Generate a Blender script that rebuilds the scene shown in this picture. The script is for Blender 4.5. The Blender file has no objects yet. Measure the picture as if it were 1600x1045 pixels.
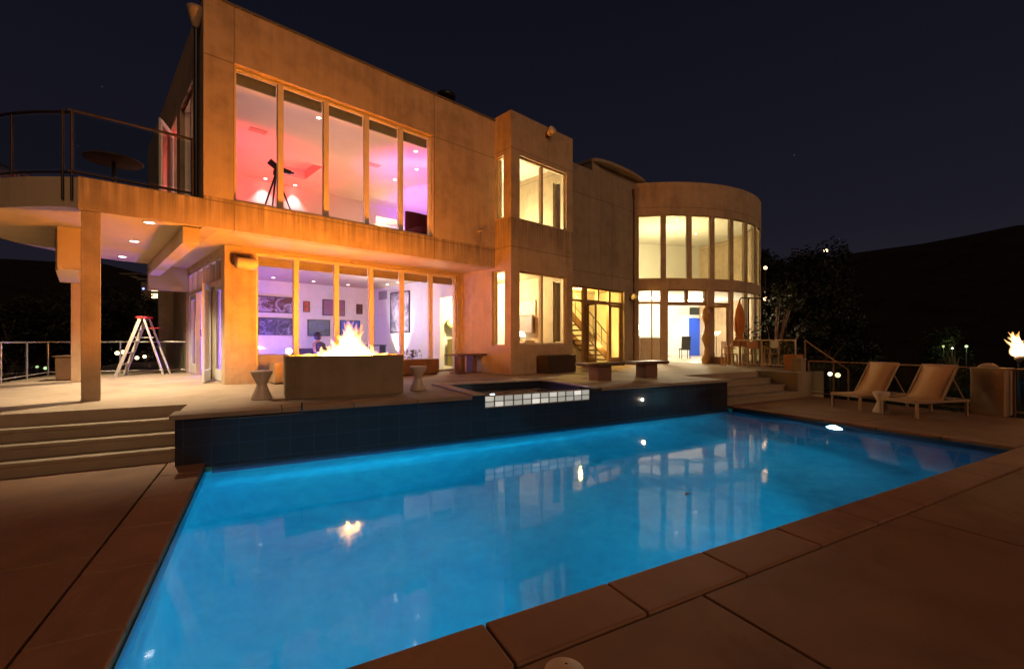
import bpy, bmesh, math, random
from math import sin, cos, pi, radians, sqrt, atan2, degrees
from mathutils import Vector, Matrix, noise

random.seed(7)
SC = bpy.context.scene
COL = SC.collection
ZT = .648                       # terrace level above the pool deck
PH, TH = radians(43.5), radians(28.5)   # heading of the house and of the pool
HO = (8., 12., ZT)              # origin of the house in its own axes


def hw(s, o, z=0.):             # house axes -> world
    return Vector((s*cos(PH)-o*sin(PH), s*sin(PH)+o*cos(PH), z))


def pw(p, q, z=0.):             # pool axes -> world
    return Vector((p*cos(TH)-q*sin(TH), p*sin(TH)+q*cos(TH), z))


# ------------------------------------------------------------------ mesh builder
class MB:
    def __init__(self):
        self.v = []; self.f = []; self.sm = []

    def add(self, verts, faces, smooth=False):
        b = len(self.v)
        self.v += [tuple(p) for p in verts]
        self.f += [tuple(i+b for i in f) for f in faces]
        self.sm += [smooth]*len(faces)
        return self

    def box(self, x0, x1, y0, y1, z0, z1):
        vs = [(x, y, z) for z in (z0, z1) for y in (y0, y1) for x in (x0, x1)]
        return self.add(vs, [(0, 2, 3, 1), (4, 5, 7, 6), (0, 1, 5, 4), (2, 6, 7, 3), (0, 4, 6, 2), (1, 3, 7, 5)])

    def obox(self, c, size, M=None):
        hx, hy, hz = [a/2 for a in size]
        M = M or Matrix.Identity(3)
        vs = [Vector(c)+M @ Vector((x, y, z)) for z in (-hz, hz) for y in (-hy, hy) for x in (-hx, hx)]
        return self.add(vs, [(0, 2, 3, 1), (4, 5, 7, 6), (0, 1, 5, 4), (2, 6, 7, 3), (0, 4, 6, 2), (1, 3, 7, 5)])

    def bar(self, a, b, w, h=None):      # box-section bar between two points
        a, b = Vector(a), Vector(b); h = h or w
        d = (b-a); L = d.length; d.normalize()
        up = Vector((0, 0, 1)) if abs(d.z) < .95 else Vector((0, 1, 0))
        sx = d.cross(up).normalized(); uz = sx.cross(d)
        M = Matrix((d, sx, uz)).transposed()
        return self.obox((a+b)/2, (L, w, h), M)

    def prism(self, poly, z0, z1):
        n = len(poly)
        A = sum(poly[i][0]*poly[(i+1) % n][1]-poly[(i+1) % n][0]*poly[i][1] for i in range(n))
        if A < 0: poly = poly[::-1]
        vs = [(x, y, z0) for x, y in poly]+[(x, y, z1) for x, y in poly]
        fs = [tuple(range(n))[::-1], tuple(range(n, 2*n))]+[(i, (i+1) % n, n+(i+1) % n, n+i) for i in range(n)]
        return self.add(vs, fs)

    def lathe(self, prof, n=24, c=(0, 0, 0), M=None, smooth=True, cap=True):
        M = M or Matrix.Identity(3); c = Vector(c)
        vs = []; fs = []
        for r, z in prof:
            for k in range(n):
                a = 2*pi*k/n
                vs.append(c+M @ Vector((r*cos(a), r*sin(a), z)))
        m = len(prof)
        for j in range(m-1):
            for k in range(n):
                fs.append((j*n+k, j*n+(k+1) % n, (j+1)*n+(k+1) % n, (j+1)*n+k))
        self.add(vs, fs, smooth)
        if cap and prof[0][0] > 1e-4: self.add([vs[k] for k in range(n)], [tuple(range(n))[::-1]])
        if cap and prof[-1][0] > 1e-4: self.add([vs[(m-1)*n+k] for k in range(n)], [tuple(range(n))])
        return self

    def tube(self, pts, r, n=8, cap=True):
        pts = [Vector(p) for p in pts]; m = len(pts)
        rs = r if isinstance(r, (list, tuple)) else [r]*m
        vs = []
        ref = None
        for i, p in enumerate(pts):
            d = (pts[min(i+1, m-1)]-pts[max(i-1, 0)]).normalized()
            if ref is None:
                ref = Vector((0, 0, 1)) if abs(d.z) < .9 else Vector((1, 0, 0))
            x = d.cross(ref).normalized(); y = x.cross(d).normalized(); ref = y if abs(d.dot(y)) < .9 else ref
            for k in range(n):
                a = 2*pi*k/n
                vs.append(p+(x*cos(a)+y*sin(a))*rs[i])
        fs = [(j*n+k, j*n+(k+1) % n, (j+1)*n+(k+1) % n, (j+1)*n+k) for j in range(m-1) for k in range(n)]
        self.add(vs, fs, True)
        if cap:
            self.add(vs[:n], [tuple(range(n))]); self.add(vs[-n:], [tuple(range(n))[::-1]])
        return self

    def grid(self, us, ws, t0, t1, holes, mp):
        """slab with rectangular holes: only its outer skin, mp(u,w,t) -> point"""
        us = sorted(set([round(a, 5) for a in us]+[round(a, 5) for h in holes for a in h[:2] if us[0] < a < us[-1]]))
        ws = sorted(set([round(a, 5) for a in ws]+[round(a, 5) for h in holes for a in h[2:] if ws[0] < a < ws[-1]]))
        nu, nw = len(us)-1, len(ws)-1

        def solid(i, j):
            if i < 0 or j < 0 or i >= nu or j >= nw: return False
            u, w = (us[i]+us[i+1])/2, (ws[j]+ws[j+1])/2
            return not any(h[0] < u < h[1] and h[2] < w < h[3] for h in holes)
        idx = {}

        def V(i, j, t):
            k = (i, j, t)
            if k not in idx:
                idx[k] = len(self.v); self.v.append(tuple(mp(us[i], ws[j], t1 if t else t0)))
            return idx[k]
        F = []
        for i in range(nu):
            for j in range(nw):
                if not solid(i, j): continue
                F.append((V(i, j, 0), V(i+1, j, 0), V(i+1, j+1, 0), V(i, j+1, 0)))
                F.append((V(i, j, 1), V(i, j+1, 1), V(i+1, j+1, 1), V(i+1, j, 1)))
                if not solid(i-1, j): F.append((V(i, j, 0), V(i, j+1, 0), V(i, j+1, 1), V(i, j, 1)))
                if not solid(i+1, j): F.append((V(i+1, j, 0), V(i+1, j, 1), V(i+1, j+1, 1), V(i+1, j+1, 0)))
                if not solid(i, j-1): F.append((V(i, j, 0), V(i, j, 1), V(i+1, j, 1), V(i+1, j, 0)))
                if not solid(i, j+1): F.append((V(i, j+1, 0), V(i+1, j+1, 0), V(i+1, j+1, 1), V(i, j+1, 1)))
        self.f += F; self.sm += [False]*len(F)
        return self

    def wall_o(self, s0, s1, z0, z1, o0, o1, holes=()):     # wall facing -o (street side), house axes
        return self.grid([s0, s1], [z0, z1], o0, o1, list(holes), lambda u, w, t: (u, t, w))

    def wall_s(self, o0, o1, z0, z1, s0, s1, holes=()):     # wall facing -s
        return self.grid([o0, o1], [z0, z1], s0, s1, list(holes), lambda u, w, t: (t, u, w))

    def plate(self, s0, s1, o0, o1, z0, z1, holes=()):      # horizontal slab
        return self.grid([s0, s1], [o0, o1], z0, z1, list(holes), lambda u, w, t: (u, w, t))

    def build(self, name, mat, parent=None, off=(0, 0, 0), bevel=0., smooth=None, loc=None, rz=0., fix=True):
        me = bpy.data.meshes.new(name)
        me.from_pydata([(x-off[0], y-off[1], z-off[2]) for x, y, z in self.v], [], self.f)
        me.materials.append(mat)
        me.polygons.foreach_set('use_smooth', [bool(s) if smooth is None else smooth for s in self.sm])
        bm = bmesh.new(); bm.from_mesh(me)
        if fix: bmesh.ops.recalc_face_normals(bm, faces=bm.faces)
        bm.to_mesh(me); bm.free()
        me.update()
        o = bpy.data.objects.new(name, me)
        COL.objects.link(o)
        if parent is not None: o.parent = parent
        if loc is not None: o.location = loc
        o.rotation_euler.z = rz
        if bevel:
            b = o.modifiers.new('bevel', 'BEVEL'); b.width = bevel; b.segments = 2
            b.limit_method = 'ANGLE'; b.angle_limit = radians(40)
        return o


def tag(o, label=None, cat=None, group=None, kind=None):
    if label: o['label'] = label
    if cat: o['category'] = cat
    if group: o['group'] = group
    if kind: o['kind'] = kind
    return o


def thing(name, label, cat, loc, rz=0., group=None):
    o = bpy.data.objects.new(name, None); COL.objects.link(o)
    o.empty_display_size = .2
    o.location = loc; o.rotation_euler = (0, 0, rz)
    return tag(o, label, cat, group)


def copy_tree(o, parent=None):
    c = o.copy(); COL.objects.link(c)
    if parent is not None: c.parent = parent
    for ch in list(o.children): copy_tree(ch, c)
    return c


def dup(o, loc, rz=None, label=None):
    c = copy_tree(o); c.location = loc
    if rz is not None: c.rotation_euler.z = rz
    if label: c['label'] = label
    return c


# ------------------------------------------------------------------ materials
class NT:
    def __init__(self, name):
        self.m = bpy.data.materials.new(name); self.m.use_nodes = True
        self.t = self.m.node_tree; self.t.nodes.clear()
        self.out = self.n('ShaderNodeOutputMaterial')

    def n(self, typ, **kw):
        nd = self.t.nodes.new(typ)
        for k, v in kw.items(): setattr(nd, k, v)
        return nd

    def l(self, a, b): self.t.links.new(a, b)

    def val(self, node, key, v): node.inputs[key].default_value = v

    def math(self, op, a, b=None, c=None, clamp=False):
        nd = self.n('ShaderNodeMath', operation=op, use_clamp=clamp)
        for i, x in enumerate((a, b, c)):
            if x is None: continue
            if isinstance(x, (int, float)): nd.inputs[i].default_value = x
            else: self.l(x, nd.inputs[i])
        return nd.outputs[0]

    def ramp(self, fac, stops):
        r = self.n('ShaderNodeValToRGB')
        e = r.color_ramp.elements
        while len(e) < len(stops): e.new(.5)
        for el, (p, c) in zip(e, stops):
            el.position = p; el.color = (*c, 1) if len(c) == 3 else c
        self.l(fac, r.inputs[0]); return r.outputs[0]

    def noise(self, vec, scale, detail=4., rough=.55, dist=0.):
        nd = self.n('ShaderNodeTexNoise')
        nd.inputs['Scale'].default_value = scale; nd.inputs['Detail'].default_value = detail
        nd.inputs['Roughness'].default_value = rough; nd.inputs['Distortion'].default_value = dist
        self.l(vec, nd.inputs['Vector']); return nd.outputs[0]

    def coord(self, scale=None):
        tc = self.n('ShaderNodeTexCoord').outputs['Object']
        if scale is None: return tc
        mp = self.n('ShaderNodeMapping'); mp.inputs['Scale'].default_value = scale
        self.l(tc, mp.inputs[0]); return mp.outputs[0]

    def mix(self, fac, a, b, mode='MIX'):
        nd = self.n('ShaderNodeMix', data_type='RGBA', blend_type=mode)
        for i, x in ((0, fac), (6, a), (7, b)):
            if isinstance(x, (int, float)): nd.inputs[i].default_value = x
            elif isinstance(x, tuple): nd.inputs[i].default_value = (*x, 1)
            else: self.l(x, nd.inputs[i])
        return nd.outputs[2]

    def bsdf(self, color, rough=.6, metal=0., spec=.5, bump=None, bs=.2, bd=.01, **kw):
        b = self.n('ShaderNodeBsdfPrincipled')
        if isinstance(color, tuple): b.inputs['Base Color'].default_value = (*color, 1)
        else: self.l(color, b.inputs['Base Color'])
        if isinstance(rough, (int, float)): b.inputs['Roughness'].default_value = rough
        else: self.l(rough, b.inputs['Roughness'])
        b.inputs['Metallic'].default_value = metal
        b.inputs['Specular IOR Level'].default_value = spec
        for k, v in kw.items(): b.inputs[k].default_value = v
        if bump is not None:
            bp = self.n('ShaderNodeBump'); bp.inputs['Strength'].default_value = bs; bp.inputs['Distance'].default_value = bd
            self.l(bump, bp.inputs['Height']); self.l(bp.outputs[0], b.inputs['Normal'])
        self.l(b.outputs[0], self.out.inputs[0]); return b


def plain(name, color, rough=.5, metal=0., var=.12, scale=6., spec=.5):
    t = NT(name); c = t.coord()
    f = t.noise(c, scale, 5)
    lo = tuple(x*(1-var) for x in color); hi = tuple(min(1, x*(1+var)) for x in color)
    t.bsdf(t.ramp(f, [(.3, lo), (.7, hi)]), rough, metal, spec, bump=t.noise(c, scale*8, 3), bs=.08, bd=.004)
    return t.m


def emit(name, color, strength):
    t = NT(name); e = t.n('ShaderNodeEmission')
    e.inputs[0].default_value = (*color, 1); e.inputs[1].default_value = strength
    t.l(e.outputs[0], t.out.inputs[0]); return t.m


def concrete(name, base, zj=(), sj=(), oj=(), streak=None, rough=.85):
    """board-smooth tinted concrete with thin formwork joints (house-local coordinates)"""
    t = NT(name); c = t.coord()
    big = t.noise(c, .7, 5, .6); mid = t.noise(c, 3.2, 6, .62); fine = t.noise(c, 40., 3)
    vert = t.noise(t.coord((5., 5., .35)), 1.6, 5, .6)
    f = t.math('ADD', t.math('MULTIPLY', big, .45), t.math('ADD', t.math('MULTIPLY', mid, .3), t.math('MULTIPLY', vert, .25)))
    col = t.ramp(f, [(.34, tuple(x*.62 for x in base)), (.5, base), (.64, tuple(min(1, x*1.2) for x in base))])
    spots = t.noise(c, 1.7, 6, .75, 1.)
    col = t.mix(t.math('MULTIPLY', t.ramp(spots, [(.56, (0, 0, 0)), (.7, (1, 1, 1))]), .3), col, tuple(x*.5 for x in base))
    sep = t.n('ShaderNodeSeparateXYZ'); t.l(c, sep.inputs[0])
    jm = None
    for ax, lst, org in ((2, zj, HO[2]), (0, sj, HO[0]), (1, oj, HO[1])):
        for v in lst:
            d = t.math('ABSOLUTE', t.math('SUBTRACT', sep.outputs[ax], v-org))
            k = t.math('LESS_THAN', d, .011)
            jm = k if jm is None else t.math('MAXIMUM', jm, k)
    if jm is not None:
        col = t.mix(t.math('MULTIPLY', jm, .6), col, tuple(x*.25 for x in base))
    if streak:                                      # rain streaks below a sill
        z0, z1 = streak
        sn = t.noise(t.coord((9., 9., .25)), 1.3, 6, .7)
        zz = t.n('ShaderNodeMapRange'); t.l(sep.outputs[2], zz.inputs[0])
        for k, v in ((1, z0-HO[2]), (2, z1-HO[2]), (3, .15), (4, .95)): zz.inputs[k].default_value = v
        below = t.math('LESS_THAN', sep.outputs[2], z1-HO[2])
        sm = t.math('MULTIPLY', t.math('MULTIPLY', t.math('GREATER_THAN', sep.outputs[2], z0-HO[2]), below), zz.outputs[0])
        sm = t.math('MULTIPLY', sm, t.ramp(sn, [(.38, (0, 0, 0)), (.58, (1, 1, 1))]))
        col = t.mix(t.math('MULTIPLY', sm, .85), col, tuple(x*.3 for x in base))
    t.bsdf(col, rough, 0, .3, bump=t.math('ADD', mid, t.math('MULTIPLY', fine, .5)), bs=.4, bd=.014)
    return t.m


def slabmat(name, base, var=.3, sc=1.3, rough=.75):
    t = NT(name); c = t.n('ShaderNodeTexCoord').outputs['Object']
    big = t.noise(c, sc, 6, .6); fine = t.noise(c, 70., 3); spot = t.noise(c, 7., 3, .5)
    geo = t.n('ShaderNodeNewGeometry').outputs['Random Per Island']
    f = t.math('ADD', t.math('MULTIPLY', big, .75), t.math('ADD', t.math('MULTIPLY', spot, .15), t.math('MULTIPLY', geo, .1)))
    col = t.ramp(f, [(.3, tuple(x*(1-var) for x in base)), (.52, base), (.72, tuple(x*(1+var) for x in base))])
    grain = t.noise(c, 140., 2); stain = t.noise(c, .55, 6, .75, .8)
    col = t.mix(t.math('MULTIPLY', grain, .5), col, tuple(x*.6 for x in base))
    col = t.mix(t.math('MULTIPLY', t.ramp(stain, [(.5, (0, 0, 0)), (.64, (1, 1, 1))]), .5), col, tuple(x*.45 for x in base))
    t.bsdf(col, t.math('ADD', t.math('MULTIPLY', spot, .3), rough-.2), 0, .35, bump=t.math('ADD', t.math('MULTIPLY', fine, .4), spot), bs=.2, bd=.006)
    return t.m


def glassmat(name, tint=(1, 1, 1), refl=1.):
    t = NT(name)
    tr = t.n('ShaderNodeBsdfTransparent'); tr.inputs[0].default_value = (*tint, 1)
    gl = t.n('ShaderNodeBsdfGlossy'); gl.inputs['Roughness'].default_value = .015
    lw = t.n('ShaderNodeLayerWeight'); lw.inputs[0].default_value = .5
    mx = t.n('ShaderNodeMixShader')
    t.l(t.math('MULTIPLY_ADD', t.math('POWER', lw.outputs['Facing'], 5.), .9*refl, .035*refl, clamp=True), mx.inputs[0])
    t.l(tr.outputs[0], mx.inputs[1]); t.l(gl.outputs[0], mx.inputs[2]); t.l(mx.outputs[0], t.out.inputs[0])
    return t.m


CB = (.50, .375, .245)
M = {}
M['conc_up'] = concrete('concrete_upper', CB, zj=(6.62, 4.06), sj=(2.03, 6.36), streak=(3.58, 4.13))
M['conc'] = concrete('concrete_plain', CB)
M['conc_bay'] = concrete('concrete_bay', CB, zj=(6.75, 4.1), streak=(4.1, 4.88))
M['conc_wall'] = concrete('concrete_stair', (.36, .28, .2), zj=(6.56, 3.92), sj=(12.8, 13.5, 14.2))
M['conc_drum'] = concrete('concrete_drum', CB, zj=(6.72,))
M['paint'] = plain('interior_paint', (.78, .74, .68), .7, var=.03, scale=2)
M['paint_white'] = plain('white_paint', (.8, .79, .77), .5, var=.04)
M['soffit'] = plain('soffit_plaster', (.6, .47, .3), .8, var=.06, scale=2)
M['frame'] = plain('window_frame_paint', (.74, .62, .42), .45, var=.06)
M['frame_dark'] = plain('door_frame_wood', (.34, .2, .1), .5, var=.2)
M['steel'] = plain('dark_railing_steel', (.07, .05, .04), .4, .6)
M['alu'] = plain('railing_aluminium', (.5, .47, .42), .35, .7)
M['black'] = plain('black_metal', (.02, .02, .02), .4)
M['shade'] = plain('roller_shade_fabric', (.2, .22, .17), .8)
M['shade_w'] = plain('roller_shade_tan', (.3, .25, .17), .8)
M['glass'] = glassmat('window_glass')
M['rail_glass'] = glassmat('railing_glass', (.82, .88, .84), 1.)
M['floor_in'] = plain('interior_floor', (.5, .43, .35), .3, var=.1, scale=3)
M['roof'] = plain('roof_membrane', (.12, .11, .1), .9)
M['wood'] = plain('dark_wood', (.14, .075, .04), .5, var=.35, scale=4)
M['tanwood'] = plain('tan_board', (.42, .28, .16), .6, var=.15)
M['deck'] = slabmat('deck_concrete', (.32, .175, .095))
M['coping'] = slabmat('coping_stone', (.36, .19, .11), .25, 1.8)
M['terrace'] = slabmat('terrace_concrete', (.40, .31, .22), .25)
M['step'] = slabmat('step_concrete', (.36, .29, .2), .2)
M['under'] = plain('joint_filler', (.035, .025, .02), .9)
M['ceramic'] = plain('stool_ceramic', (.62, .52, .42), .35, var=.06)
M['tan_fabric'] = plain('lounger_sling', (.52, .28, .13), .8, var=.08, scale=30)


def tile_mat():
    t = NT('dark_pool_tile'); c = t.n('ShaderNodeTexCoord').outputs['Object']
    sep = t.n('ShaderNodeSeparateXYZ'); t.l(c, sep.inputs[0])
    cmb = t.n('ShaderNodeCombineXYZ'); t.l(sep.outputs[0], cmb.inputs[0]); t.l(sep.outputs[2], cmb.inputs[1])
    br = t.n('ShaderNodeTexBrick', offset=0.)
    t.l(cmb.outputs[0], br.inputs['Vector'])
    for k, v in (('Scale', 1.), ('Brick Width', .305), ('Row Height', .23), ('Mortar Size', .006), ('Bias', 0.)): br.inputs[k].default_value = v
    br.inputs['Color1'].default_value = (.014, .014, .017, 1); br.inputs['Color2'].default_value = (.03, .03, .035, 1)
    br.inputs['Mortar'].default_value = (.045, .06, .1, 1)
    n = t.noise(c, 9, 4)
    col = t.mix(t.math('MULTIPLY', n, .5), br.outputs[0], (.02, .03, .05))
    t.bsdf(col, t.math('ADD', t.math('MULTIPLY', n, .2),   .22), 0, .22, bump=br.outputs['Fac'], bs=-.3, bd=.004)
    return t.m


M['tile'] = tile_mat()


def plaster_mat():
    t = NT('pool_plaster'); c = t.coord()
    a = t.noise(c, .9, 6, .62, .6); b = t.noise(c, 5., 5, .6); s = t.noise(c, 2.3, 3, .5, 1.5)
    f = t.math('ADD', t.math('MULTIPLY', a, .6), t.math('ADD', t.math('MULTIPLY', b, .2), t.math('MULTIPLY', s, .2)))
    t.bsdf(t.ramp(f, [(.34, (.014, .25, .39)), (.5, (.025, .36, .5)), (.66, (.08, .48, .6))]), .8, bump=b, bs=.1)
    return t.m


M['plaster'] = plaster_mat()


def water_mat(name, bump=.035, sc=2.2, rough=.05):
    t = NT(name); c = t.coord((1., 1., 1.))
    n1 = t.noise(c, sc, 2, .4, .3); n2 = t.noise(c, sc*5, 2, .5)
    h = t.math('ADD', n1, t.math('MULTIPLY', n2, .12))
    b = t.bsdf((1, 1, 1), rough, 0, .5, bump=h, bs=bump, bd=.06)
    b.inputs['Transmission Weight'].default_value = 1.; b.inputs['IOR'].default_value = 1.33
    return t.m


M['water'] = water_mat('pool_water')

# ------------------------------------------------------------------ lights
def lamp(name, kind, loc, power, color, radius=.05, target=None, cone=60., blend=.6, parent=None):
    d = bpy.data.lights.new(name, kind); d.energy = power; d.color = color
    if kind in ('POINT', 'SPOT'): d.shadow_soft_size = radius
    if kind == 'SPOT': d.spot_size = radians(cone); d.spot_blend = blend
    o = bpy.data.objects.new(name, d); COL.objects.link(o); o.location = loc
    if target is not None:
        dv = Vector(target)-Vector(loc); o.rotation_euler = dv.to_track_quat('-Z', 'Y').to_euler()
    return o


# ================================================================== setting: deck, pool, terrace
P0, P1, Q0, Q1 = -.68, 9.75, 2.33, 7.05     # pool in its own axes
WZ = -.10                                  # water level


def pool_part(mb, name, mat, **k): return mb.build(name, mat, rz=TH, **k)


def slab_rows(mb, ps, qs, z0=-.03, z1=0., gap=.0105):
    for a, b in zip(ps, ps[1:]):
        for c, d in zip(qs, qs[1:]):
            mb.box(a+gap, b-gap, c+gap, d-gap, z0, z1)


m = MB()
near_p = [-1.11, -.33, 2.41, 5.15, 7.9, 10.6, 13.5]
slab_rows(m, near_p, [-4.3, -.85, 1.94])
slab_rows(m, [-5.2, -1.112], [-4.3, -2.4, -1.04, .33, 1.7, 3.07, 4.44, 7.38])
slab_rows(m, [10.11, 13.5], [1.95, 4.5, 7.2])
tag(pool_part(m, 'pool_deck', M['deck'], bevel=.006), kind='structure')
m = MB()
slab_rows(m, [-1.112, P0+.006], [1.95, 2.41, 3.25, 4.1, 4.94, 5.78, 6.62, 7.38], -.05, .004, .007)
slab_rows(m, [P0, .16, 1.085, 1.97, 2.885, 3.8, 4.7, 5.6, 6.5, 7.4, 8.3, 9.2, 10.1], [1.95, Q0+.008], -.05, .004, .0065)
slab_rows(m, [P1-.008, 10.105], [Q0+.01, 3.2, 4.1, 5., 5.9, 6.9], -.05, .004)
m.box(P1-.001, 10.105, 6.91, 7.18, -.05, .004)
tag(pool_part(m, 'pool_coping', M['coping'], bevel=.012), kind='structure')
m = MB()                                   # ground slab under the paving
m.box(-5.2, -.93, -4.3, 7.38, -3.4, -.055)
m.box(-.93, 13.5, -4.3, 2.08, -3.4, -.055)
m.box(10.02, 13.5, 2.08, 7.2, -3.4, -.055)
tag(pool_part(m, 'ground_slab', M['under']), kind='structure')
m = MB()                                   # basin: coved inside, plain outside
rings = []
for off, z in [(-.24, -1.97), (-.24, -.052), (0, -.052), (0, -.75)]+[(.62*(1-cos(radians(a))), -.75-.8*sin(radians(a))) for a in range(10, 91, 10)]:
    # plan offset inward, height
    pts = []
    r = max(.02, .12+off*.6)
    for cx_, cy_, a0 in ((P1-off-r, Q1-off-r, 0), (P0+off+r, Q1-off-r, 90), (P0+off+r, Q0+off+r, 180), (P1-off-r, Q0+off+r, 270)):
        for k in range(5):
            a = radians(a0+k*22.5); pts.append((cx_+r*cos(a), cy_+r*sin(a), z))
    rings.append(pts)
vs = [p for rg in rings for p in rg]; n = len(rings[0]); fs = []
for j_ in range(len(rings)-1):
    for k in range(n): fs.append((j_*n+k, j_*n+(k+1) % n, (j_+1)*n+(k+1) % n, (j_+1)*n+k))
fs.append(tuple(range((len(rings)-1)*n, len(rings)*n))); fs.append(tuple(range(n))[::-1])
m.add(vs, fs, True)
tag(pool_part(m, 'pool_basin', M['plaster']), kind='structure')
m = MB()                                   # waterline tile band
m.box(P0, P0+.012, Q0+.02, Q1-.02, -.24, -.053); m.box(P1-.012, P1, Q0+.02, Q1-.02, -.24, -.053)
m.box(P0+.02, P1-.02, Q0, Q0+.012, -.24, -.053); m.box(P0+.02, P1-.02, Q1-.012, Q1-.001, -.24, -.053)
tag(pool_part(m, 'waterline_tile', plain('waterline_tile_navy', (.012, .03, .07), .3)), kind='structure')

m = MB(); n = 40
m.add([(P0+.001, Q0+.001, WZ), (P1-.001, Q0+.001, WZ), (P1-.001, Q1-.001, WZ), (P0+.001, Q1-.001, WZ)], [(0, 1, 2, 3)])
tag(pool_part(m, 'pool_water', M['water'], fix=False), kind='structure')

# underwater lights: one shows in the end wall, two in the near wall, one in the left end
def pool_light(p, q, z, dirv, power, label, color=(.16, .62, 1.), strength=12, cone=150, tgt=None):
    ax = Vector((dirv[0], dirv[1], 0)); right = ax.cross(Vector((0, 0, 1)))
    R = Matrix((right, Vector((0, 0, 1)), ax)).transposed()
    t = thing('pool_light', label, 'pool light', pw(p, q, z), TH, 'underwater lights in the pool walls')
    MB().lathe([(.0, 0), (.17, 0), (.17, .02), (.14, .03), (.14, .012)], 24, M=R, cap=False).build('rim', M['alu'], t)
    MB().lathe([(.0, .012), (.138, .012), (.12, .03), (.0, .045)], 24, M=R).build('lens', emit('pool_lens', color, strength), t)
    w = pw(p+dirv[0]*.07, q+dirv[1]*.07, z); tg = pw(p+dirv[0]*3+(tgt[0] if tgt and dirv[1] else 0), q+dirv[1]*3, z+(tgt[1] if tgt else -.45))
    lamp('pool_lamp', 'SPOT', w, power, color, .04, tg, cone, 1.)
    return t


pool_light(P1, 4.78, -.22, (-1, 0), 190, 'bright underwater light glaring in the far end wall below the sun loungers', (.2, .72, 1.), 420, tgt=(-6., -.3), cone=125)
pool_light(1.0, Q0, -.6, (0, 1), 800, 'underwater light in the near pool wall, the one nearer the stair end', (.03, .7, 1.), tgt=(-2.6, -1.2), cone=170)
pool_light(4.3, Q0, -.6, (0, 1), 1200, 'underwater light in the near pool wall, the one nearer the loungers', (.03, .7, 1.), tgt=(-.9, -2.3))

# ------------------------------------------------------------------ terrace
SP = (3.3, 5.55, Q1, 8.9)                  # spa opening
m = MB(); zt0 = -3.4
def terr(a, b, c, d): m.box(a, b, c, d, zt0, ZT)
terr(-5.1, -1.0, 8.12, 9.2); terr(-5.1, 15.1, 9.2, 24.)
terr(-1.0, 3.05, 7.4, 9.2); terr(5.8, 9.65, 7.4, 9.2); terr(3.05, 5.8, 9.15, 9.2)
terr(9.65, 12.9, 8.4, 9.2); terr(12.9, 14.2, 7.45, 9.2); terr(14.2, 15.1, 8.4, 9.2); terr(15.1, 19.4, 12.2, 24.)
tag(pool_part(m, 'terrace', M['terrace']), kind='structure')

# terrace coping along the pool wall and round the spa
M['stone_pale'] = slabmat('pale_spa_stone', (.66, .6, .5), .35, 6.)
m = MB()
for a, b in zip([-1.06, .2, 1.15, 2.1], [.2, 1.15, 2.1, 3.05]): m.box(a+.004, b-.004, Q1-.06, 7.398, ZT-.06, ZT+.004)
for a, b in zip([5.8, 6.75, 7.7, 8.65], [6.75, 7.7, 8.65, 9.72]): m.box(a+.004, b-.004, Q1-.06, 7.398, ZT-.06, ZT+.004)
tag(pool_part(m, 'terrace_coping', M['terrace'], bevel=.012), kind='structure')

# raised tiled pool wall (a thing of its own)
wallt = thing('pool_wall', 'dark blue tiled retaining wall along the far side of the pool', 'retaining wall', pw(0, Q1, 0), TH)
OW = (0, Q1, 0)
MB().grid([-1., 9.65], [-.16, ZT-.062], Q1, Q1+.33, [(SP[0], SP[1], .41, 2)], lambda u, w, t: (u, t, w)).build('tiled_face', M['tile'], wallt, OW)
m = MB()
for z in (7.45, 7.65, 7.85):
    pass
m.box(-1., -.67, 7.382, 8.1, -.05, ZT-.062)
m.build('tiled_return', M['tile'], wallt, OW)
m = MB()
m.lathe([(.03, 0), (.03, .02), (.02, .026), (0, .026)], 20, c=(6.92, Q1, .34), M=Matrix(((1, 0, 0), (0, 0, -1), (0, 1, 0))))
m.build('wall_light', emit('tile_wall_lamp', (1, .85, .62), 9), wallt, OW)
lamp('wall_lamp', 'POINT', pw(6.92, Q1-.06, .34), 1.2, (1, .8, .55), .03)
MB().tube([(.45, Q1-.012, ZT-.075), (.45, Q1-.075, ZT-.03), (.45, Q1-.075, ZT+.07)], .012).tube([(-.62, Q1-.02, ZT-.09), (.45, Q1-.02, ZT-.085)], .011).build('water_pipe', M['steel'], wallt, OW)

# spa
spa = thing('spa', 'square raised spa with pale stone rim and glass block spillway above the pool', 'hot tub', pw((SP[0]+SP[1])/2, 8., .1), TH)
OS = ((SP[0]+SP[1])/2, 8., .1)
m = MB()
m.box(3.05, SP[0], Q1+.002, 9.148, -.4, ZT-.002); m.box(SP[1], 5.8, Q1+.332, 9.148, -.4, ZT-.002)
m.box(SP[0], SP[1], SP[3], 9.148, -.4, ZT-.002); m.box(SP[0], SP[1], Q1+.335, SP[3], -.42, -.35)
m.box(SP[0], SP[1], SP[3]-.4, SP[3], -.35, .12)
m.build('basin', M['tile'], spa, OS)
m = MB()
m.box(3.05, SP[0]-.02, Q1-.06, 9.15, ZT+.0, ZT+.03); m.box(SP[1]+.02, 5.798, Q1-.06, 9.15, ZT, ZT+.03)
m.box(SP[0]-.02, SP[1]+.02, SP[3]-.02, 9.15, ZT, ZT+.03)
m.build('rim', M['stone_pale'], spa, OS, bevel=.01)
m = MB(); m.add([(SP[0], Q1+.2, .56), (SP[1], Q1+.2, .56), (SP[1], SP[3], .56), (SP[0], SP[3], .56)], [(0, 1, 2, 3)])
M['spa_water'] = water_mat('spa_water', .1, 5)
m.build('spa_water', M['spa_water'], spa, OS, fix=False)


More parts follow.
